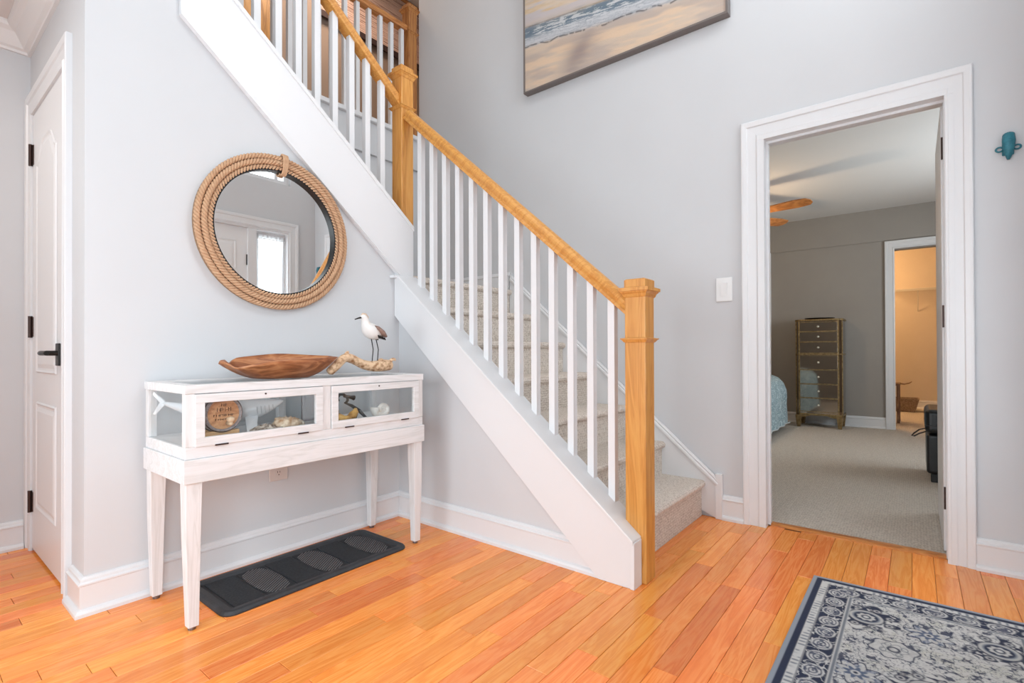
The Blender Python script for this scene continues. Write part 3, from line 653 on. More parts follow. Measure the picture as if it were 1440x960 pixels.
# right case
PINKW = mottled('bleached_coral', (.50, .42, .42), (.84, .80, .78), 45, .8, .8, lo=.4, hi=.55)
br = MB(); rr = random.Random(11)
for k in range(16):
    a = rr.uniform(0, 2*PI); e = Vector((math.cos(a)*.045, math.sin(a)*.03, rr.uniform(.035, .085))); b0 = Vector((-.575, -.24, .64))
    p1 = b0 + e*.5 + Vector((rr.uniform(-.01, .01), 0, .006)); br.tube([b0 - Vector((0, 0, .02)), p1, b0 + e], [.010, .008, .004], 7, jitter=.3)
    br.tube([p1, p1 + Vector((rr.uniform(-.02, .02), rr.uniform(-.02, .02), .02))], [.006, .003], 6)
br.lathe([(0, 0), (.035, 0), (.03, .03), (0, .04)], (-.575, -.24, SH + .0005), 'z', 16)
tag(build('white_coral', br, PINKW, None, smooth=True), 'pale branching coral at the left of the right glass case', 'coral')
AMB = mottled('amber_driftwood', (.25, .10, .02), (.75, .45, .14), 26, .4, .8, lo=.35, hi=.6)
tag(build('driftwood_piece', MB().tube([(-.625, -.33, .655), (-.60, -.335, .645), (-.57, -.34, .632), (-.54, -.335, .630), (-.515, -.33, .640), (-.50, -.325, .655), (-.495, -.32, .668)], [.012, .017, .014, .013, .017, .013, .006], 12, jitter=.35)
        .tube([(-.60, -.335, .648), (-.597, -.34, .668), (-.602, -.345, .682)], [.009, .006, .003], 8).tube([(-.57, -.34, .632), (-.565, -.345, SH + .003)], [.010, .008], 8), AMB, None, smooth=True), 'amber brown twisted driftwood piece inside the right case', 'driftwood')
tag(build('sand_dollar', MB().lathe([(0, .002), (.034, .002), (.040, .008), (.034, .014), (.012, .020), (0, .021)], (-.600, -.345, SH), 'z', 32), mat('sand_dollar_white', (.80, .80, .70), .7), None, smooth=True), 'flat whitish sand dollar lying at the left of the right case', 'shell')
blob('dark_pebble', (-.528, -.345, .615), (.018, .016, .012), 4, mottled('dark_stone', (.05, .03, .04), (.16, .10, .10), 30, .5), 'small dark stone on the right case floor before the driftwood', 'stone', .15)
IRON = mottled('black_cast_iron', (.015, .02, .022), (.06, .07, .075), 40, .5, .4)
tag(build('iron_anchor', MB().tube([(-.535, -.25, .70), (-.540, -.25, .715), (-.528, -.25, .728), (-.508, -.25, .727), (-.492, -.25, .715), (-.488, -.25, .70), (-.497, -.25, .688)], .006, 8)
        .tube([(-.508, -.25, .720), (-.47, -.25, .712), (-.455, -.25, .708)], [.006, .008, .012], 8)
        .tube([(-.505, -.25, .690), (-.475, -.26, .675), (-.445, -.275, .650), (-.425, -.285, .625), (-.41, -.29, SH + .006)], [.007, .014, .017, .013, .006], 8, flat=.5)
        .tube([(-.455, -.27, .64), (-.47, -.28, .62), (-.475, -.285, SH + .006)], [.007, .008, .006], 8), IRON, None, smooth=True), 'black cast iron sea creature hook ornament in the right case', 'ornament')
# nautilus
vs = MB(); cx_, cy_, cz_ = -.338, -.30, .6065 + .044
pts = []; rad = []
for i in range(70):
    th = i/69*2.6*2*PI; g = math.exp(.135*(th - 2.6*2*PI)); a = -th + .3
    pts.append((cx_ + .040*g*math.cos(a)*1.05, cy_ - .006*(1 - g), cz_ + .034*g*math.sin(a))); rad.append(.0215*g + .001)
vs.tube(pts, rad, 14, flat=.9)
na = build('nautilus_shell', vs, mottled('nautilus_cream', (.66, .48, .34), (.86, .80, .74), 22, .4, .2, lo=.3, hi=.5), None, smooth=True)
zmin = min(v.co.z for v in na.data.vertices); na.location.z = SH + .0005 - zmin
tag(na, 'cream spiral nautilus shell at the right of the right glass case', 'shell')
tag(build('small_picture', MB().box(-.63, -.555, -.115, -.105, SH + .0005, .745).box(-.62, -.565, -.117, -.115, SH + .02, .735), [mat('dark_frame', (.09, .05, .05), .5)], None), 'small dark picture frame standing behind the pale branching coral', 'picture frame')

# ---- wooden bowl
TOPZ = .8118
bm_ = MB(); NA, NR = 72, 9
def rim(a):
    # a: angle, 0 = +X, pi = -X, -pi/2 = front
    c, s = math.cos(a), math.sin(a)
    h = .078 + .008*c + .010*max(0, s)
    if s > 0: h += .010*math.exp(-((a - 1.45)/.55)**2) - .020*math.exp(-((a - 2.28)/.10)**2) - .012*math.exp(-((a - 2.75)/.12)**2)
    else: h += -.022*math.exp(-((abs(a) - 2.62)/.42)**2)
    return h
bc0 = Vector((-.771, -.215, TOPZ)); ths = []
vs = []
for side in (0, 1):
    for j in range(NR + 1):
        t = j/NR
        for i in range(NA):
            a = 2*PI*i/NA - PI; k = t if side == 0 else 1 - t
            wob = 1 + .035*math.sin(3*a + 1) + .02*math.sin(7*a)
            rr = .40 + .60*k
            h = rim(a)*(k**1.7)
            if side == 0: rad_ = rr*wob; z = h
            else: rad_ = max(rr*wob - .045*(1 - k*.3) , .02) if k < 1 else rr*wob - .035; z = max(h + .010*(1 - k), .012) + (0 if k < 1 else .001)
            if j == 0 and side == 0: z = 0
            se = (abs(math.cos(a))**2.7 + abs(math.sin(a))**2.7)**(-1/2.7); vs.append(bc0 + Vector((.232*rad_*se*math.cos(a), .130*rad_*se*math.sin(a), z)))
rows = 2*(NR + 1)
bm_.add(vs, [(j*NA + i, j*NA + (i + 1) % NA, (j + 1)*NA + (i + 1) % NA, (j + 1)*NA + i) for j in range(rows - 1) for i in range(NA)] + [tuple(range(NA - 1, -1, -1)), tuple((rows - 1)*NA + i for i in range(NA))])
tag(build('wooden_bowl', bm_, BOWLW, None, smooth=True), 'long irregular brown root-wood bowl on top of the white console', 'bowl')
# ---- driftwood and bird (the bird stands on the driftwood)
dz = TOPZ
dw = MB().tube([(-.590, -.25, dz + .012), (-.565, -.25, dz + .026), (-.535, -.25, dz + .050), (-.505, -.245, dz + .076), (-.480, -.24, dz + .080), (-.445, -.24, dz + .066), (-.41, -.24, dz + .046), (-.37, -.24, dz + .034), (-.33, -.24, dz + .032), (-.29, -.24, dz + .036), (-.25, -.24, dz + .038), (-.232, -.24, dz + .036)],
               [.017, .021, .020, .021, .022, .021, .022, .025, .028, .030, .028, .017], 14, jitter=.28)
dw.tube([(-.570, -.25, dz + .024), (-.565, -.252, dz + .001)], [.016, .014], 10, jitter=.2)
dw.tube([(-.497, -.245, dz + .080), (-.487, -.245, dz + .102), (-.478, -.245, dz + .103)], [.012, .009, .004], 10, jitter=.3)
dw.tube([(-.315, -.24, dz + .045), (-.300, -.243, dz + .066), (-.285, -.243, dz + .062)], [.014, .011, .006], 10, jitter=.3)
dw.tube([(-.250, -.24, dz + .045), (-.238, -.243, dz + .064), (-.222, -.245, dz + .066), (-.212, -.245, dz + .058)], [.012, .009, .009, .005], 10, jitter=.3)
dwo = build('driftwood_branch', dw, DRIFT, None, smooth=True, sub=1)
zmin = min(v.co.z for v in dwo.data.vertices); dwo.location.z = max(0, TOPZ + .0005 - zmin)
tag(dwo, 'gnarled light tan driftwood branch on the console beside the bowl', 'driftwood')
bird = thing('shorebird_figurine', (-.335, -.235, .86), 'painted white and brown shorebird figurine standing on the driftwood branch', 'figurine')
BWH = mottled('bird_white', (.80, .78, .76), (.72, .55, .40), 22, .6, .2, lo=.62, hi=.8)
BTAN = mottled('bird_tan_crown', (.55, .30, .14), (.80, .70, .60), 40, .6, .2)
BBR = mottled('bird_brown_wing', (.16, .09, .07), (.34, .22, .18), 60, .6, .4)
bz = 0.0
bd = MB().tube([(-.292, -.235, .992), (-.302, -.235, .998), (-.322, -.235, 1.005), (-.345, -.235, 1.014), (-.368, -.235, 1.030), (-.380, -.235, 1.048), (-.383, -.235, 1.062), (-.388, -.235, 1.076), (-.396, -.235, 1.084), (-.404, -.235, 1.083), (-.409, -.235, 1.080)],
               [.004, .021, .039, .046, .041, .027, .0195, .020, .019, .012, .002], 20, flat=.85)
build('bird_body', bd, BWH, bird, smooth=True, sub=1)
build('crown', MB().tube([(-.3745, -.235, 1.064), (-.377, -.235, 1.078), (-.386, -.235, 1.0905), (-.397, -.235, 1.0925), (-.405, -.235, 1.088)], [.006, .012, .0115, .009, .003], 14), BTAN, bird, smooth=True)
build('beak', MB().tube([(-.404, -.235, 1.080), (-.420, -.235, 1.076), (-.440, -.235, 1.069)], [.0045, .0036, .0022], 10), BLACK, bird, smooth=True)
for sy in (-1, 1):
    build('eye', MB().lathe([(0, -.0016), (.002, 0), (0, .0016)], (-.398, -.235 + sy*.0135, 1.084), 'y', 10), BLACK, bird)
    wg = build('wing', MB().tube([(-.353, -.235 + sy*.026, 1.042), (-.338, -.235 + sy*.033, 1.032), (-.315, -.235 + sy*.032, 1.015), (-.290, -.235 + sy*.020, .999), (-.272, -.235 + sy*.010, .990)], [.007, .022, .028, .021, .003], 14, flat=.45) , BBR, bird, smooth=True)
    fb = MB()
    for k in range(5):
        x = -.335 + .010*k; fb.tube([(x - .003, -.235 + sy*.0385 - sy*.0016*k, .998 - .003*k), (x + .006, -.235 + sy*.0345 - sy*.0016*k, .982 - .0015*k)], .0032, 6)
    build('flank_stripes', fb, BLACK, bird, smooth=True)
for x, x2, zb_ in ((-.352, -.342, .862), (-.326, -.312, .862)):
    build('leg', MB().tube([(x, -.238, .985), (x2 + .001, -.238, .930), (x2 - .006, -.238, zb_)], [.0024, .0022, .0020], 8), BLACK, bird, smooth=True)

# ================================================================ MAT UNDER CONSOLE
bt = thing('boot_tray', (-.65, -.2, 0), 'long black rubber boot tray on the floor under the white console', 'mat')
def rrect(x0, x1, y0, y1, r_, z, n=6):
    pts = []
    for cx_, cy_, a0 in ((x1 - r_, y1 - r_, 0), (x0 + r_, y1 - r_, PI/2), (x0 + r_, y0 + r_, PI), (x1 - r_, y0 + r_, 3*PI/2)):
        for k in range(n + 1):
            a = a0 + PI/2*k/n; pts.append((cx_ + r_*math.cos(a), cy_ + r_*math.sin(a), z))
    return pts
mx0, mx1, my0, my1 = -1.072, -.262, -.402, -.034
rings = [(0, .0005), (.0, .006), (.006, .014), (.016, .017), (.034, .016), (.040, .007), (.042, .005)]
vs = []
for d, z in rings: vs += rrect(mx0 + d, mx1 - d, my0 + d, my1 - d, max(.045 - d, .006), z)
n = 28; fs = [(i*n + k, i*n + (k + 1) % n, (i + 1)*n + (k + 1) % n, (i + 1)*n + k) for i in range(len(rings) - 1) for k in range(n)] + [tuple((len(rings) - 1)*n + k for k in range(n)), tuple(range(n - 1, -1, -1))]
build('tray', MB().add(vs, fs), RUBBER, bt, smooth=False, bevel=.001)
pwid = (mx1 - mx0 - .10)/6; yy0, yy1 = my0 + .048, my1 - .048
for k in range(6):
    a = mx0 + .05 + pwid*k; b = a + pwid
    if k % 2 == 0: build('carpet_insert', BX(a + .004, b - .004, yy0, yy1, .0052, .0095), RUBBER2, bt)
    else:
        mb = MB(); build('panel_base', BX(a + .004, b - .004, yy0, yy1, .0052, .0063), RUBBER2, bt)
        xm, ym, hx, hy = (a + b)/2, (yy0 + yy1)/2, (b - a)/2*.97, (yy1 - yy0)/2
        dr_ = Vector((.80, .60)).normalized(); pn = Vector((-dr_.y, dr_.x))
        ins = lambda p: abs((p.x - xm)/hx)**3.2 + abs((p.y - ym)/hy)**2.4 < 1
        for i in range(-16, 17):
            c0 = Vector((xm, ym)) + pn*(i + .5)*.0105; ts = [t/60*.16 for t in range(-60, 61) if ins(c0 + dr_*(t/60*.16))]
            if len(ts) < 4: continue
            p0, p1 = c0 + dr_*ts[0], c0 + dr_*ts[-1]; q = pn*.0022
            mb.add([(*(p0 - q), .0064), (*(p1 - q), .0064), (*(p1 + q), .0064), (*(p0 + q), .0064), (*p0, .0090), (*p1, .0090)], [(0, 1, 5, 4), (2, 3, 4, 5), (0, 4, 3), (1, 2, 5)])
        o = build('ribbed_insert', mb, RIB, bt); o['kind'] = 'stuff'

# ================================================================ RUG
def vnoise(shape_xy, scale, seed, octaves=3):
    X, Y = shape_xy; out = np.zeros_like(X); amp = 1; tot = 0
    for o_ in range(octaves):
        r_ = np.random.RandomState(seed + o_); g = r_.rand(128, 128); sx = X*scale*2**o_ + 31.7; sy = Y*scale*2**o_ + 17.3
        ix = np.floor(sx).astype(int); iy = np.floor(sy).astype(int); fx = sx - ix; fy = sy - iy
        fx = fx*fx*(3 - 2*fx); fy = fy*fy*(3 - 2*fy); G = lambda a, b: g[a % 128, b % 128]
        out += amp*((G(ix, iy)*(1 - fx) + G(ix + 1, iy)*fx)*(1 - fy) + (G(ix, iy + 1)*(1 - fx) + G(ix + 1, iy + 1)*fx)*fy); tot += amp; amp *= .5
    return out/tot
def lin(c): return [((v/255 + .055)/1.055)**2.4 if v > 10 else v/255/12.92 for v in c]
def grid_object(name, O, U, V, nu, nv, colors, m, thick, nrm):
    """flat printed sheet: grid with per-vertex colours and a solid edge"""
    O, U, V, nrm = map(Vector, (O, U, V, nrm))
    iu = np.linspace(0, 1, nu); iv = np.linspace(0, 1, nv); A, B = np.meshgrid(iu, iv, indexing='ij')
    co = np.array(O)[None, None] + A[..., None]*np.array(U) + B[..., None]*np.array(V); co = co.reshape(-1, 3)
    idx = np.arange(nu*nv).reshape(nu, nv); q = np.stack([idx[:-1, :-1], idx[1:, :-1], idx[1:, 1:], idx[:-1, 1:]], -1).reshape(-1, 4)
    border = list(idx[:, 0]) + list(idx[-1, 1:]) + list(idx[-2::-1, -1]) + list(idx[0, -2:0:-1])
    low_ = co[border] - np.array(nrm)*thick; n0 = len(co); co = np.vstack([co, low_]); nb = len(border)
    side = [(border[i], border[(i + 1) % nb], n0 + (i + 1) % nb, n0 + i) for i in range(nb)]
    q = np.vstack([q, np.array(side)])
    me = bpy.data.meshes.new(name); me.vertices.add(len(co)); me.vertices.foreach_set('co', co.ravel())
    me.loops.add(q.size); me.loops.foreach_set('vertex_index', q.ravel().astype(np.int32)); me.polygons.add(len(q))
    me.polygons.foreach_set('loop_start', np.arange(0, q.size, 4, dtype=np.int32)); me.update(calc_edges=True)
    cc = np.vstack([colors.reshape(-1, 3), colors.reshape(-1, 3)[border]]); cc = np.hstack([cc, np.ones((len(cc), 1))])
    at = me.color_attributes.new('Col', 'FLOAT_COLOR', 'POINT'); at.data.foreach_set('color', cc.ravel()); me.materials.append(m)
    o = bpy.data.objects.new(name, me); C.objects.link(o); return o
RU, RV = 1.25, .72                    # modelled length towards the camera, width
nu, nv = 560, 330
A, B = np.meshgrid(np.linspace(0, RU, nu), np.linspace(0, RV, nv), indexing='ij')
NAVY = np.array(lin((38, 47, 72))); CREAM = np.array(lin((205, 206, 205))); GREY = np.array(lin((140, 148, 160))); BIND = np.array(lin((150, 158, 168))); BLUE = np.array(lin((105, 120, 150)))
col = np.zeros((nu, nv, 3)); col[:] = CREAM
def mix(mask, c): 
    global col
    mask = np.clip(mask, 0, 1)[..., None]; col = col*(1 - mask) + np.array(c)*mask
sm = lambda x, e=.0012: 1/(1 + np.exp(-np.clip(x/e, -30, 30)))
wx = vnoise((A, B), 34, 3, 2) - .5; wy = vnoise((A, B), 34, 9, 2) - .5
A2 = A + wx*.012; B2 = B + wy*.012
# field scrolls
n1 = vnoise((A2, B2), 42, 1, 2); n2 = vnoise((A2, B2), 60, 21, 2); n3 = vnoise((A2, B2), 24, 41, 2)
mix(.55*sm(vnoise((A, B), 18, 77, 2) - .56, .03), lin((196, 197, 186)))
mix(sm(.020 - np.abs(n1 - .5), .005), NAVY*1.25); mix(.8*sm(.016 - np.abs(n2 - .5), .005), GREY*.75); mix(.9*sm(n2 - .60, .012)*sm(.55 - n1, .03), NAVY*1.2); n5 = vnoise((A2, B2), 95, 81, 2); mix(.75*sm(.03 - np.abs(n5 - .5), .008), NAVY*1.5); mix(.8*sm(n5 - .60, .02), CREAM*.97)
def flower(ca, cb, s=1.0, kind=0, ea=1.0):
    da, db = (A - ca)*ea, (B - cb); r_ = np.hypot(da, db)/s; th = np.arctan2(db, da)
    if kind == 0:
        cl = sm(.118 - r_ - .012*np.sin(8*th) - .03*(n3 - .5), .002)*sm(r_ - .060)
        mix(cl*sm(.62 - n1, .03), NAVY); mix(cl*sm(n2 - .55, .02), CREAM)
        for k in range(8):
            ak = 2*PI*(k + .5)/8; rr = np.hypot(da - s*.088*math.cos(ak), db - s*.088*math.sin(ak)); mix(sm(.019*s - rr), NAVY); mix(sm(.0125*s - rr), CREAM); mix(sm(.007*s - rr), NAVY)
        mix(sm(.066 - r_ - .002*np.sin(12*th)), NAVY); mix(sm(.060 - r_), CREAM*.82); mix(sm(.049 - r_), GREY*.9); mix(sm(.043 - r_), NAVY*1.1); mix(sm(.031 - r_ - .003*np.sin(8*th)), CREAM*.9); mix(sm(.018 - r_), NAVY*1.2); mix(sm(.010 - r_), CREAM)
    else:
        mix(.45*sm(.072 - r_ - .014*np.sin(8*th), .002)*sm(n2 - .5, .02), BLUE*1.1); mix(sm(.004 - np.abs(.072 - r_ - .014*np.sin(8*th)), .001), NAVY*1.2)
        mix(sm(.050 - r_ - .014*np.cos(8*th)), CREAM*.85); mix(sm(.034 - r_ - .009*np.sin(8*th)), BLUE*.7); mix(sm(.016 - r_), CREAM); mix(sm(.008 - r_), NAVY)
for ia in range(5):
    for ib in range(-1, 3):
        ca = .266 + .36*ia; cb = .19 + .33*ib + (.165 if ia % 2 else 0)
        flower(ca, cb, .80, 0); flower(ca + .02, cb + .165, .75, 1)
for ia in range(5):
    for ib in range(-1, 3):
        ca = .266 + .18 + .36*ia; cb = .19 + .33*ib + .08 + (.165 if ia % 2 else 0)
        da, db = A - ca, B - cb; r_ = np.hypot(da/.056, db/.062); th = np.arctan2(db, da); e_ = r_ + .10*np.sin(6*th) + .10*(n1 - .5)
        mix(.8*sm(.92 - e_, .02), CREAM*.95); mix(sm(.035 - np.abs(e_ - .95), .01), NAVY*1.2)
        for k in range(4):
            ak = PI/2*k + .5; r2 = np.hypot((da - .030*math.cos(ak))/.013, (db - .030*math.sin(ak))/.009); mix(sm(.10 - np.abs(r2 - .9), .03), GREY*.6)
        r3_ = np.hypot(da, db); mix(sm(.0035 - np.abs(r3_ - .014), .001), NAVY); mix(.8*sm(.002 - np.abs(r3_ - .030 - .006*np.sin(5*th)), .001), GREY*.6)
# border
de = np.minimum(A, B); de = np.minimum(de, RV - B)
inb = sm(.142 - de, .0008); n4 = vnoise((A2, B2), 50, 61, 2)
mix(inb, CREAM)
bandm = sm(de - .060, .0008)*sm(.128 - de, .0008); mix(bandm, NAVY); mix(bandm*sm(.03 - np.abs(n4 - .5), .006), CREAM)
alongB = np.where((A < B) & (A < RV - B), B, A)
ph = (alongB % .083) - .0415; dd = de - .094
ov = np.hypot(ph/.034, dd/.028); mix(bandm*sm(1 - ov, .03), CREAM); mix(bandm*sm(.06 - np.abs(ov - .74), .03), NAVY*1.3); mix(bandm*sm(.07 - np.abs(ov - .38), .03), NAVY*1.5); mix(bandm*sm(.12 - ov, .04), NAVY); mix(bandm*sm(.9 - ov, .05)*sm(n5 - .58, .02)*.8, NAVY*1.5)
mix(sm(.004 - np.abs(de - .136), .0006), GREY*.7)
dots = sm(de - .036, .0008)*sm(.056 - de, .0008); mix(dots*sm(np.abs(((alongB*1) % .020) - .010) - .006, .0008)*sm(n1 - .42, .03), GREY*.75)
mix(sm(.0010 - np.abs(de - .058), .0004), NAVY)
mix(sm(.034 - de, .0006), NAVY); mix(sm(.014 - de, .0006), BIND)
rug = grid_object('area_rug', (.548, -1.937, .009), (-RU, .004, 0), (.018, -RV, 0), nu, nv, col, attr_mat('woven_rug', .95, 900), .0085, (0, 0, 1))
tag(rug, 'navy and cream oriental-pattern rug with medallions on the wood floor at lower right', 'rug')

# ================================================================ PAINTING
PY0, PY1, PZ0, PZ1 = -.120, -1.492, 2.728, 3.66
pt = thing('seascape_painting', (WX, -.8, 3.2), 'large framed seascape painting hung high on the grey wall', 'painting')
nu, nv = 520, 330
A, B = np.meshgrid(np.linspace(0, 1.35, nu), np.linspace(0, .91, nv), indexing='ij')
S = B + .125*A                        # height above a shoreline that falls to the right
w1_ = vnoise((A*1.4, S*9), 5, 3, 4); w2_ = vnoise((A*4, S*34), 5, 13, 4); w3_ = vnoise((A, B), 5, 23, 3)
col = np.zeros((nu, nv, 3)); col[:] = lin((205, 186, 168))
Sx = S + .03*(w1_ - .5)
mix(sm(w1_ - .52, .05)*.7, lin((226, 196, 165))); mix(sm(vnoise((A, S*5), 4, 91, 3) - .55, .04)*.6, lin((168, 156, 152)))
blot = np.exp(-((A - .42 - .6*(B - .1))/.10)**2 - ((B - .12)/.12)**2); mix(blot*.75, lin((135, 122, 122)))
foam = sm(Sx - .315, .006)*sm(.45 - Sx, .01); mix(foam, lin((196, 198, 202))); mix(foam*sm(w2_ - .52, .03)*.8, lin((96, 112, 128)))
mix(sm(Sx - .375, .008)*sm(.47 - Sx - .03*(w2_ - .5), .008), lin((104, 122, 138))); mix(sm(Sx - .40, .01)*sm(.455 - Sx, .01)*sm(w2_ - .5, .03), lin((68, 98, 108)))
mix(sm(w2_ - .56, .02)*sm(Sx - .33, .01)*sm(.46 - Sx, .01)*.8, lin((215, 216, 218)))
mix(.85*sm(.0045 - np.abs(S - .312 - .035*(vnoise((A*2, B*0), 6, 35, 3) - .5)), .0015)*sm(vnoise((A*9, B*4), 4, 33, 3) - .44, .03), lin((58, 58, 62))); mix(sm(.003 - np.abs(S - .455 - .02*(w1_ - .5)), .001)*sm(w2_ - .4, .03), lin((70, 62, 60)))
up_ = sm(Sx - .47, .01); mix(up_, lin((214, 196, 176))); mix(up_*sm(w1_ - .47, .04)*.8, lin((206, 180, 140))); mix(up_*sm(vnoise((A, S*7), 5, 55, 3) - .52, .03)*.8, lin((190, 186, 194)))
mix(sm(S - .68, .03)*.8, lin((186, 184, 196)))
p_ = grid_object('canvas', (1.018, PY0 - .008, PZ0 + .008), (0, (PY1 - PY0) + .016, 0), (0, 0, PZ1 - PZ0 - .016), nu, nv, col, attr_mat('painted_canvas', .6, 300), .02, (-1, 0, 0))
setp(p_, pt)
FRM = mat('grey_brown_frame', (.17, .145, .135), .45)
build('frame', MB().box(1.012, 1.062, PY0 - .012, PY0, PZ0, PZ1).box(1.012, 1.062, PY1, PY1 + .012, PZ0, PZ1).box(1.012, 1.062, PY1 + .012, PY0 - .012, PZ0, PZ0 + .012).box(1.012, 1.062, PY1 + .012, PY0 - .012, PZ1 - .012, PZ1), FRM, pt, bevel=.001)

# ================================================================ SMALL WALL THINGS
sw = thing('light_switch', (WX, -1.45, 1.25), 'white rocker light switch plate on the grey wall left of the bedroom doorway', 'switch')
build('switch_plate', BX(1.057, WX - .0003, -1.494, -1.409, 1.186, 1.316), PLASTIC, sw, bevel=.003)
build('rocker', MB().prism([(1.0568, 1.215), (1.050, 1.286), (1.0568, 1.288)], 'y', -1.468, -1.435), PLASTIC, sw)
ou = thing('wall_outlet', (-.67, .03, .36), 'ivory electrical outlet on the wall under the console', 'outlet')
build('outlet_plate', BX(-.712, -.626, .0225, .0298, .330, .448), IVORY, ou, bevel=.003)
for z in (.412, .366):
    s_ = build('socket', MB().lathe([(.0, -.0015), (.016, -.0015), (.0165, .001)], (-.669, .0225, z), 'y', 20), IVORY, ou)
    build('socket_holes', MB().box(-.676, -.674, .0203, .0212, z + .000, z + .009).box(-.665, -.663, .0203, .0212, z, z + .008).lathe([(0, -.0001), (.0025, -.0001)], (-.669, .0206, z - .008), 'y', 10).box(-.671, -.667, .0203, .0212, z - .010, z - .006), BLACK, s_)
# cast hook: whale-tail shaped plate with two side loops and a hook
hk = thing('wall_hook', (WX, -2.565, 1.74), 'teal cast iron whale tail shaped hook on the wall right of the doorway', 'hook')
hy, hz = -2.566, 1.743
hb = MB().tube([(1.058, hy, hz + .052), (1.040, hy, hz + .046), (1.035, hy, hz + .020), (1.036, hy, hz - .010), (1.040, hy, hz - .035), (1.050, hy, hz - .050)], [.014, .019, .021, .017, .011, .005], 14, flat=.8)
build('hook_body', hb, TEAL, hk, smooth=True)
build('back_plate', MB().box(1.058, 1.0646, hy - .018, hy + .018, hz - .03, hz + .045), TEAL, hk, bevel=.004)
for s in (-1, 1):
    pts = [(1.052, hy + s*(.026 + .011*math.cos(2*PI*i/14)), hz - .004 + .009*math.sin(2*PI*i/14)) for i in range(14)]
    build('side_loop', MB().tube(pts, .0035, 8, closed=True), TEAL, hk, smooth=True)
hb2 = MB().tube([(1.064, -2.645, 1.395), (1.04, -2.645, 1.385), (1.02, -2.640, 1.390), (1.012, -2.635, 1.405)], [.008, .006, .006, .008], 10)
tag(build('coat_hook', hb2, BLACK, None, smooth=True), 'small black coat hook low on the wall at the right picture edge', 'hook')

# ================================================================ BEDROOM
# dresser
dr = thing('mirrored_dresser', (5.27, -1.37, 0), 'tall narrow mirrored dresser with antique gold edges in the bedroom', 'dresser')
dx, dy0, dy1 = 5.10, -1.575, -1.175    # front plane, right, left
def dpoly(g, dxo=0): return [(dx - g, dy0 + .0 - g*.3), (dx - g, dy1 + g*.3), (dx + .035 - g*.5, dy1 + .035 + g), (dx + .34, dy1 + .035 + g), (dx + .34, dy0 - .035 - g), (dx + .035 - g*.5, dy0 - .035 - g)]
build('cabinet', MB().prism(dpoly(0), 'z', .16, 1.262), SMOKE, dr)
build('top', MB().prism(dpoly(.012), 'z', 1.2625, 1.285), GOLD, dr, bevel=.004)
build('waist_moulding', MB().prism(dpoly(.006), 'z', .862, .876), GOLD, dr, bevel=.003)
build('bottom_moulding', MB().prism(dpoly(.006), 'z', .145, .165), GOLD, dr, bevel=.003)
g = MB()
for y_ in (dy0 + .001, dy1 - .001): g.box(dx - .010, dx + .004, y_ - .008, y_ + .008, .165, 1.262)
for y_ in (dy0 - .035, dy1 + .035): g.box(dx + .03, dx + .046, y_ - .006, y_ + .006, .165, 1.262)
build('gold_corner', g, GOLD, dr)
zz = [1.245, 1.135, 1.020, .885]; zsd = [(1.142, 1.250), (1.020, 1.134), (.884, 1.012), (.690, .855), (.520, .682), (.355, .512), (.190, .347)]
for z0, z1 in zsd:
    d = build('drawer', BX(dx - .006, dx - .0005, dy0 + .012, dy1 - .012, z0 + .004, z1 - .004), SMOKE, dr)
    build('drawer_edge', MB().box(dx - .010, dx - .001, dy0 + .010, dy1 - .010, z0 - .004, z0 + .004).box(dx - .010, dx - .001, dy0 + .010, dy1 - .010, z1 - .004, z1 + .001), GOLD, d)
    build('knob', MB().lathe([(0, -.032), (.010, -.028), (.013, -.020), (.008, -.010), (.005, -.006)], (dx, (dy0 + dy1)/2, (z0 + z1)/2), 'x', 12), KNOB, d, smooth=True)
build('scalloped_skirt', MB().prism([(dy0, .168), (dy1, .168), (dy1, .118), (dy1 - .07, .128), (dy1 - .12, .145), (dy0 + .12, .145), (dy0 + .07, .128), (dy0, .118)], 'x', dx - .004, dx + .010), GOLD, dr)
for x_, y_ in ((dx + .01, dy0 - .01), (dx + .01, dy1 + .01), (dx + .31, dy0 - .01), (dx + .31, dy1 + .01)):
    q = []
    for z, h_ in ((.003, .018), (.144, .032)): q += [(x_ - h_, y_ - h_, z), (x_ + h_, y_ - h_, z), (x_ + h_, y_ + h_, z), (x_ - h_, y_ + h_, z)]
    build('leg', MB().add(q, [(3, 2, 1, 0), (4, 5, 6, 7), (0, 1, 5, 4), (1, 2, 6, 5), (2, 3, 7, 6), (3, 0, 4, 7)]), GOLD, dr, bevel=.002)
tag(build('black_tray', MB().lathe([(0, 1.2855), (.10, 1.2855), (.155, 1.297), (.158, 1.302), (.10, 1.292), (0, 1.291)], (5.25, -1.37, 0), 'z', 32), BLACK, None, smooth=True), 'flat black dish on top of the mirrored dresser', 'dish')
# bed with quilt
QU = mat('quilt', (.3, .4, .45), .9); v = coords(QU); vo = noise(QU, v, 9, 2, .5, 3.0); n_ = noise(QU, v, 34, 3, .6, 1.5)
mxq = nd(QU, 'ShaderNodeMix'); mxq.inputs[0].default_value = .5; lk(QU, vo, mxq.inputs[2]); lk(QU, n_, mxq.inputs[3])
lk(QU, ramp(QU, mxq.outputs[0], [(.42, (.58, .70, .74)), (.465, (.06, .17, .24)), (.49, (.62, .73, .77)), (.515, (.08, .22, .29)), (.56, (.58, .71, .75))]), bsdf(QU).inputs['Base Color'])
bed = thing('bed', (3.9, -.1, 0), 'bed under a blue paisley quilt at the left of the bedroom doorway', 'bed')
vs = []; NX, NP = 26, 13
prof = [(-1.10, .075), (-1.095, .16), (-1.09, .28), (-1.095, .38), (-1.09, .46), (-1.065, .54), (-1.01, .60), (-.92, .635), (-.5, .655), (0, .66), (.4, .655), (.75, .62), (.80, .4)]
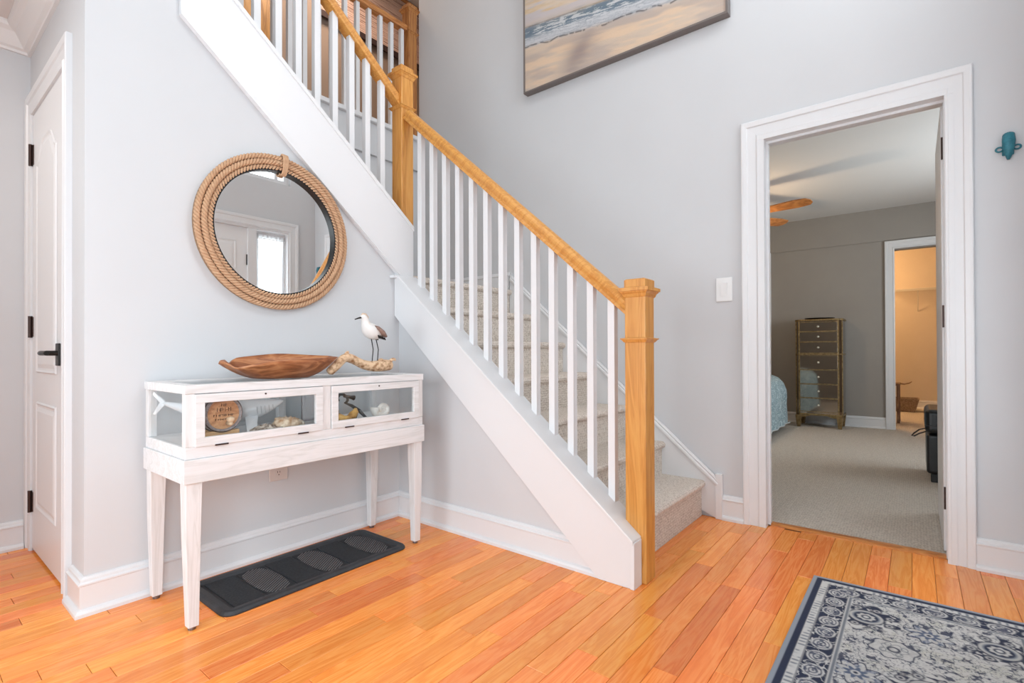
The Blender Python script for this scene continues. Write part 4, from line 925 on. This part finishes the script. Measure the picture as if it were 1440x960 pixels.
def qrow(x, inset):
    return [(x, (y_ + (inset if y_ < -.3 else -inset if y_ > .5 else 0)) + (.012*math.sin(x*19 + z*6) if z < .5 else 0), z) for y_, z in prof]
for i in range(NX): 
    t = i/(NX - 1); x = 2.9 + 2.0*t; vs += qrow(x, .06*max(0, (t - .93)/.07)**2 + .0)
k0 = (NX)*NP
mbq = MB().add(vs, [(i*NP + j, i*NP + j + 1, (i + 1)*NP + j + 1, (i + 1)*NP + j) for i in range(NX - 1) for j in range(NP - 1)] + [tuple(range(NP)), tuple((NX - 1)*NP + j for j in range(NP))])
build('quilt', mbq, QU, bed, smooth=True, angle=60)
build('hem', MB().tube([(2.9 + .08*i, -1.10 + .012*math.sin((2.9 + .08*i)*19 + .45), .072) for i in range(26)], .008, 6), mat('quilt_hem', (.62, .68, .70), .9), bed, smooth=True)
build('mattress', BX(2.95, 4.85, -1.02, .75, .24, .58), PLASTIC, bed, bevel=.03)
build('bed_frame', MB().box(3.0, 4.8, -.98, .7, .12, .22).box(3.0, 3.06, -.98, -.92, .003, .12).box(4.74, 4.8, -.98, -.92, .003, .12).box(3.0, 3.06, .64, .7, .003, .12).box(4.74, 4.8, .64, .7, .003, .12), BRONZE, bed)
# ottoman
ot = thing('leather_ottoman', (2.95, -2.62, 0), 'black leather storage ottoman with a pull strap, cut off by the door frame', 'ottoman')
ox0, ox1, oy0, oy1 = 2.70, 3.20, -2.92, -2.315
build('ottoman_body', BX(ox0 + .015, ox1 - .015, oy0 + .015, oy1 - .008, .060, .335), LEATHER, ot, bevel=.022, seg=4)
build('ottoman_lid', BX(ox0, ox1, oy0, oy1, .337, .505), LEATHER, ot, bevel=.035, seg=5)
build('seam', BX(ox0 - .001, ox1 + .001, oy0 - .001, oy1 + .001, .392, .398), LEATHER, ot, bevel=.002)
build('strap', MB().tube([(ox0 + .02, oy1 - .005, .375), (ox0 + .0, oy1 + .03, .365), (ox0 - .01, oy1 + .060, .338), (ox0 - .01, oy1 + .072, .320), (ox0 - .01, oy1 + .060, .318), (ox0, oy1 + .03, .338), (ox0 + .02, oy1 - .005, .352)], .008, 6, flat=.5), LEATHER, ot)
for x_, y_ in ((ox0 + .06, oy0 + .06), (ox1 - .06, oy0 + .06), (ox0 + .06, oy1 - .06), (ox1 - .06, oy1 - .06)): build('foot', BX(x_ - .03, x_ + .03, y_ - .03, y_ + .03, .0025, .0605), LEATHER, ot, bevel=.004)
# ceiling fan
fc = Vector((3.72, -.80, 2.30))
fan = thing('ceiling_fan', (fc.x, fc.y, 2.56), 'ceiling fan with light brown wooden blades in the bedroom, partly hidden by the door frame', 'fan')
build('fan_motor', MB().lathe([(0, .259), (.07, .259), (.06, .22), (.015, .21), (.015, .08), (.09, .07), (.11, .03), (.10, -.03), (.05, -.05), (0, -.05)], fc, 'z', 32), GOLD, fan, smooth=True)
GLOBE = mat('frosted_globe', (.9, .8, .65), .5); bsdf(GLOBE).inputs['Emission Color'].default_value = (1, .72, .42, 1); bsdf(GLOBE).inputs['Emission Strength'].default_value = 2.5
build('fan_globe', MB().lathe([(.05, -.052), (.09, -.075), (.10, -.11), (.07, -.15), (0, -.165)], fc, 'z', 24), GLOBE, fan, smooth=True)
for k in range(5):
    a = math.radians(-101.5 + 72*k); Rm = Matrix.Translation(fc) @ Matrix.Rotation(a, 4, 'Z') @ Matrix.Rotation(math.radians(-11), 4, 'X')
    out = [(.14, -.05), (.60, -.085), (.71, -.070), (.74, -.02), (.74, .03), (.71, .070), (.60, .085), (.14, .05)]
    vs = [Rm @ Vector((x, y_, 0)) for x, y_ in out] + [Rm @ Vector((x, y_, .008)) for x, y_ in out]; n = len(out)
    build('fan_blade', MB().add(vs, [tuple(range(n - 1, -1, -1)), tuple(range(n, 2*n))] + [(i, (i + 1) % n, (i + 1) % n + n, i + n) for i in range(n)]), FANW, fan)
# closet contents
ws = thing('wire_shelf', (8.15, -2.3, 1.84), 'white wire shelf on the orange-lit closet wall', 'shelf')
mb = MB()
for x_ in (8.02, 8.10, 8.18, 8.26): mb.tube([(x_, -1.95, 1.85), (x_, -3.35, 1.85)], .004, 6)
mb.tube([(8.02, -1.95, 1.82), (8.02, -3.35, 1.82)], .004, 6)
WIRE = mat('white_wire', (.7, .68, .62), .4)
build('shelf_rail', mb, WIRE, ws)
mb = MB()
for k in range(56): mb.tube([(8.29, -1.96 - .025*k, 1.853), (8.02, -1.96 - .025*k, 1.853), (8.02, -1.96 - .025*k, 1.82)], .0018, 4)
o = build('shelf_wires', mb, WIRE, ws); o['kind'] = 'stuff'
build('shelf_bracket', MB().tube([(8.04, -2.31, 1.82), (8.296, -2.31, 1.52)], .006, 6), WIRE, ws)
BASK = mottled('woven_basket', (.20, .14, .10), (.42, .32, .24), 60, .9, 1)
bk = thing('wicker_basket', (7.85, -2.05, 0), 'brown woven basket on the closet floor', 'basket')
bx0, by0 = 7.75, -2.02
def taper(cx_, cy_, a0, b0, a1, b1, z0, z1): 
    q = [(cx_ + sx*a0, cy_ + sy*b0, z0) for sx, sy in ((-1, -1), (1, -1), (1, 1), (-1, 1))] + [(cx_ + sx*a1, cy_ + sy*b1, z1) for sx, sy in ((-1, -1), (1, -1), (1, 1), (-1, 1))]
    return q
q = taper(7.75, -2.05, .12, .215, .17, .265, .003, .20) + taper(7.75, -2.05, .105, .20, .155, .25, .02, .20)
build('basket_body', MB().add(q, [(3, 2, 1, 0), (0, 1, 5, 4), (1, 2, 6, 5), (2, 3, 7, 6), (3, 0, 4, 7), (8, 9, 10, 11), (8, 12, 13, 9), (9, 13, 14, 10), (10, 14, 15, 11), (11, 15, 12, 8), (4, 5, 13, 12), (5, 6, 14, 13), (6, 7, 15, 14), (7, 4, 12, 15)]), BASK, bk)
sto = thing('folding_stool', (6.3, -2.0, 0), 'brown wooden stool with a curved seat edge just inside the closet', 'stool')
SW = wood('stool_wood', (.12, .06, .03), (.24, .13, .07), (.34, .2, .11), (6, 6, 1), .5)
build('seat', MB().tube([(6.25, -2.02, .485), (6.25, -2.10, .495), (6.25, -2.16, .485), (6.25, -2.21, .50), (6.25, -2.235, .52)], [.020, .022, .018, .015, .008], 8, flat=.5).box(6.1, 6.4, -2.12, -1.85, .47, .50), SW, sto)
for x_ in (6.12, 6.38):
    for y_ in (-2.10, -1.87): build('leg', BX(x_ - .016, x_ + .016, y_ - .016, y_ + .016, .003, .47), SW, sto)
build('rung', BX(6.136, 6.364, -2.11, -2.09, .2, .22), SW, sto)

# ================================================================ UPPER HALL
bs = thing('bamboo_shade', (1.6, 2.55, 4.6), 'pinkish woven bamboo window shade in the upstairs hall', 'window shade')
BAM = mat('bamboo_weave', (.5, .36, .28), .8); v = coords(BAM, (1, 1, 30)); nn = noise(BAM, v, 2.5, 4, .7)
lk(BAM, ramp(BAM, nn, [(.38, (.30, .18, .14)), (.45, (.68, .50, .43)), (.7, (.80, .62, .55))]), bsdf(BAM).inputs['Base Color'])
mb = MB()
for k in range(30): mb.box(1.0, 2.6, 2.55, 2.562, 4.49 + .022*k, 4.508 + .022*k)
o = build('bamboo_slats', mb, BAM, bs); o['kind'] = 'stuff'
build('bottom_bar', BX(1.0, 2.6, 2.543, 2.568, 4.425, 4.488), mat('shade_bar', (.05, .03, .03), .6), bs)
build('head_rail', BX(.98, 2.62, 2.54, 2.575, 5.152, 5.19), OAKX, bs)
d5 = struct('door_4', MB().box(.0, .62, 2.575, 2.598, 2.72, 4.75), wood('golden_oak_door', (.26, .12, .03), (.42, .22, .06), (.52, .30, .10), (6, 6, .8), .4), 'golden brown wooden door in the upstairs hall behind the balusters')
casing_o = struct('trim_14', MB().box(-.07, .0, 2.58, 2.6, 2.72, 4.82).box(.62, .69, 2.58, 2.6, 2.72, 4.82).box(.0, .62, 2.58, 2.6, 4.752, 4.82), TAN)
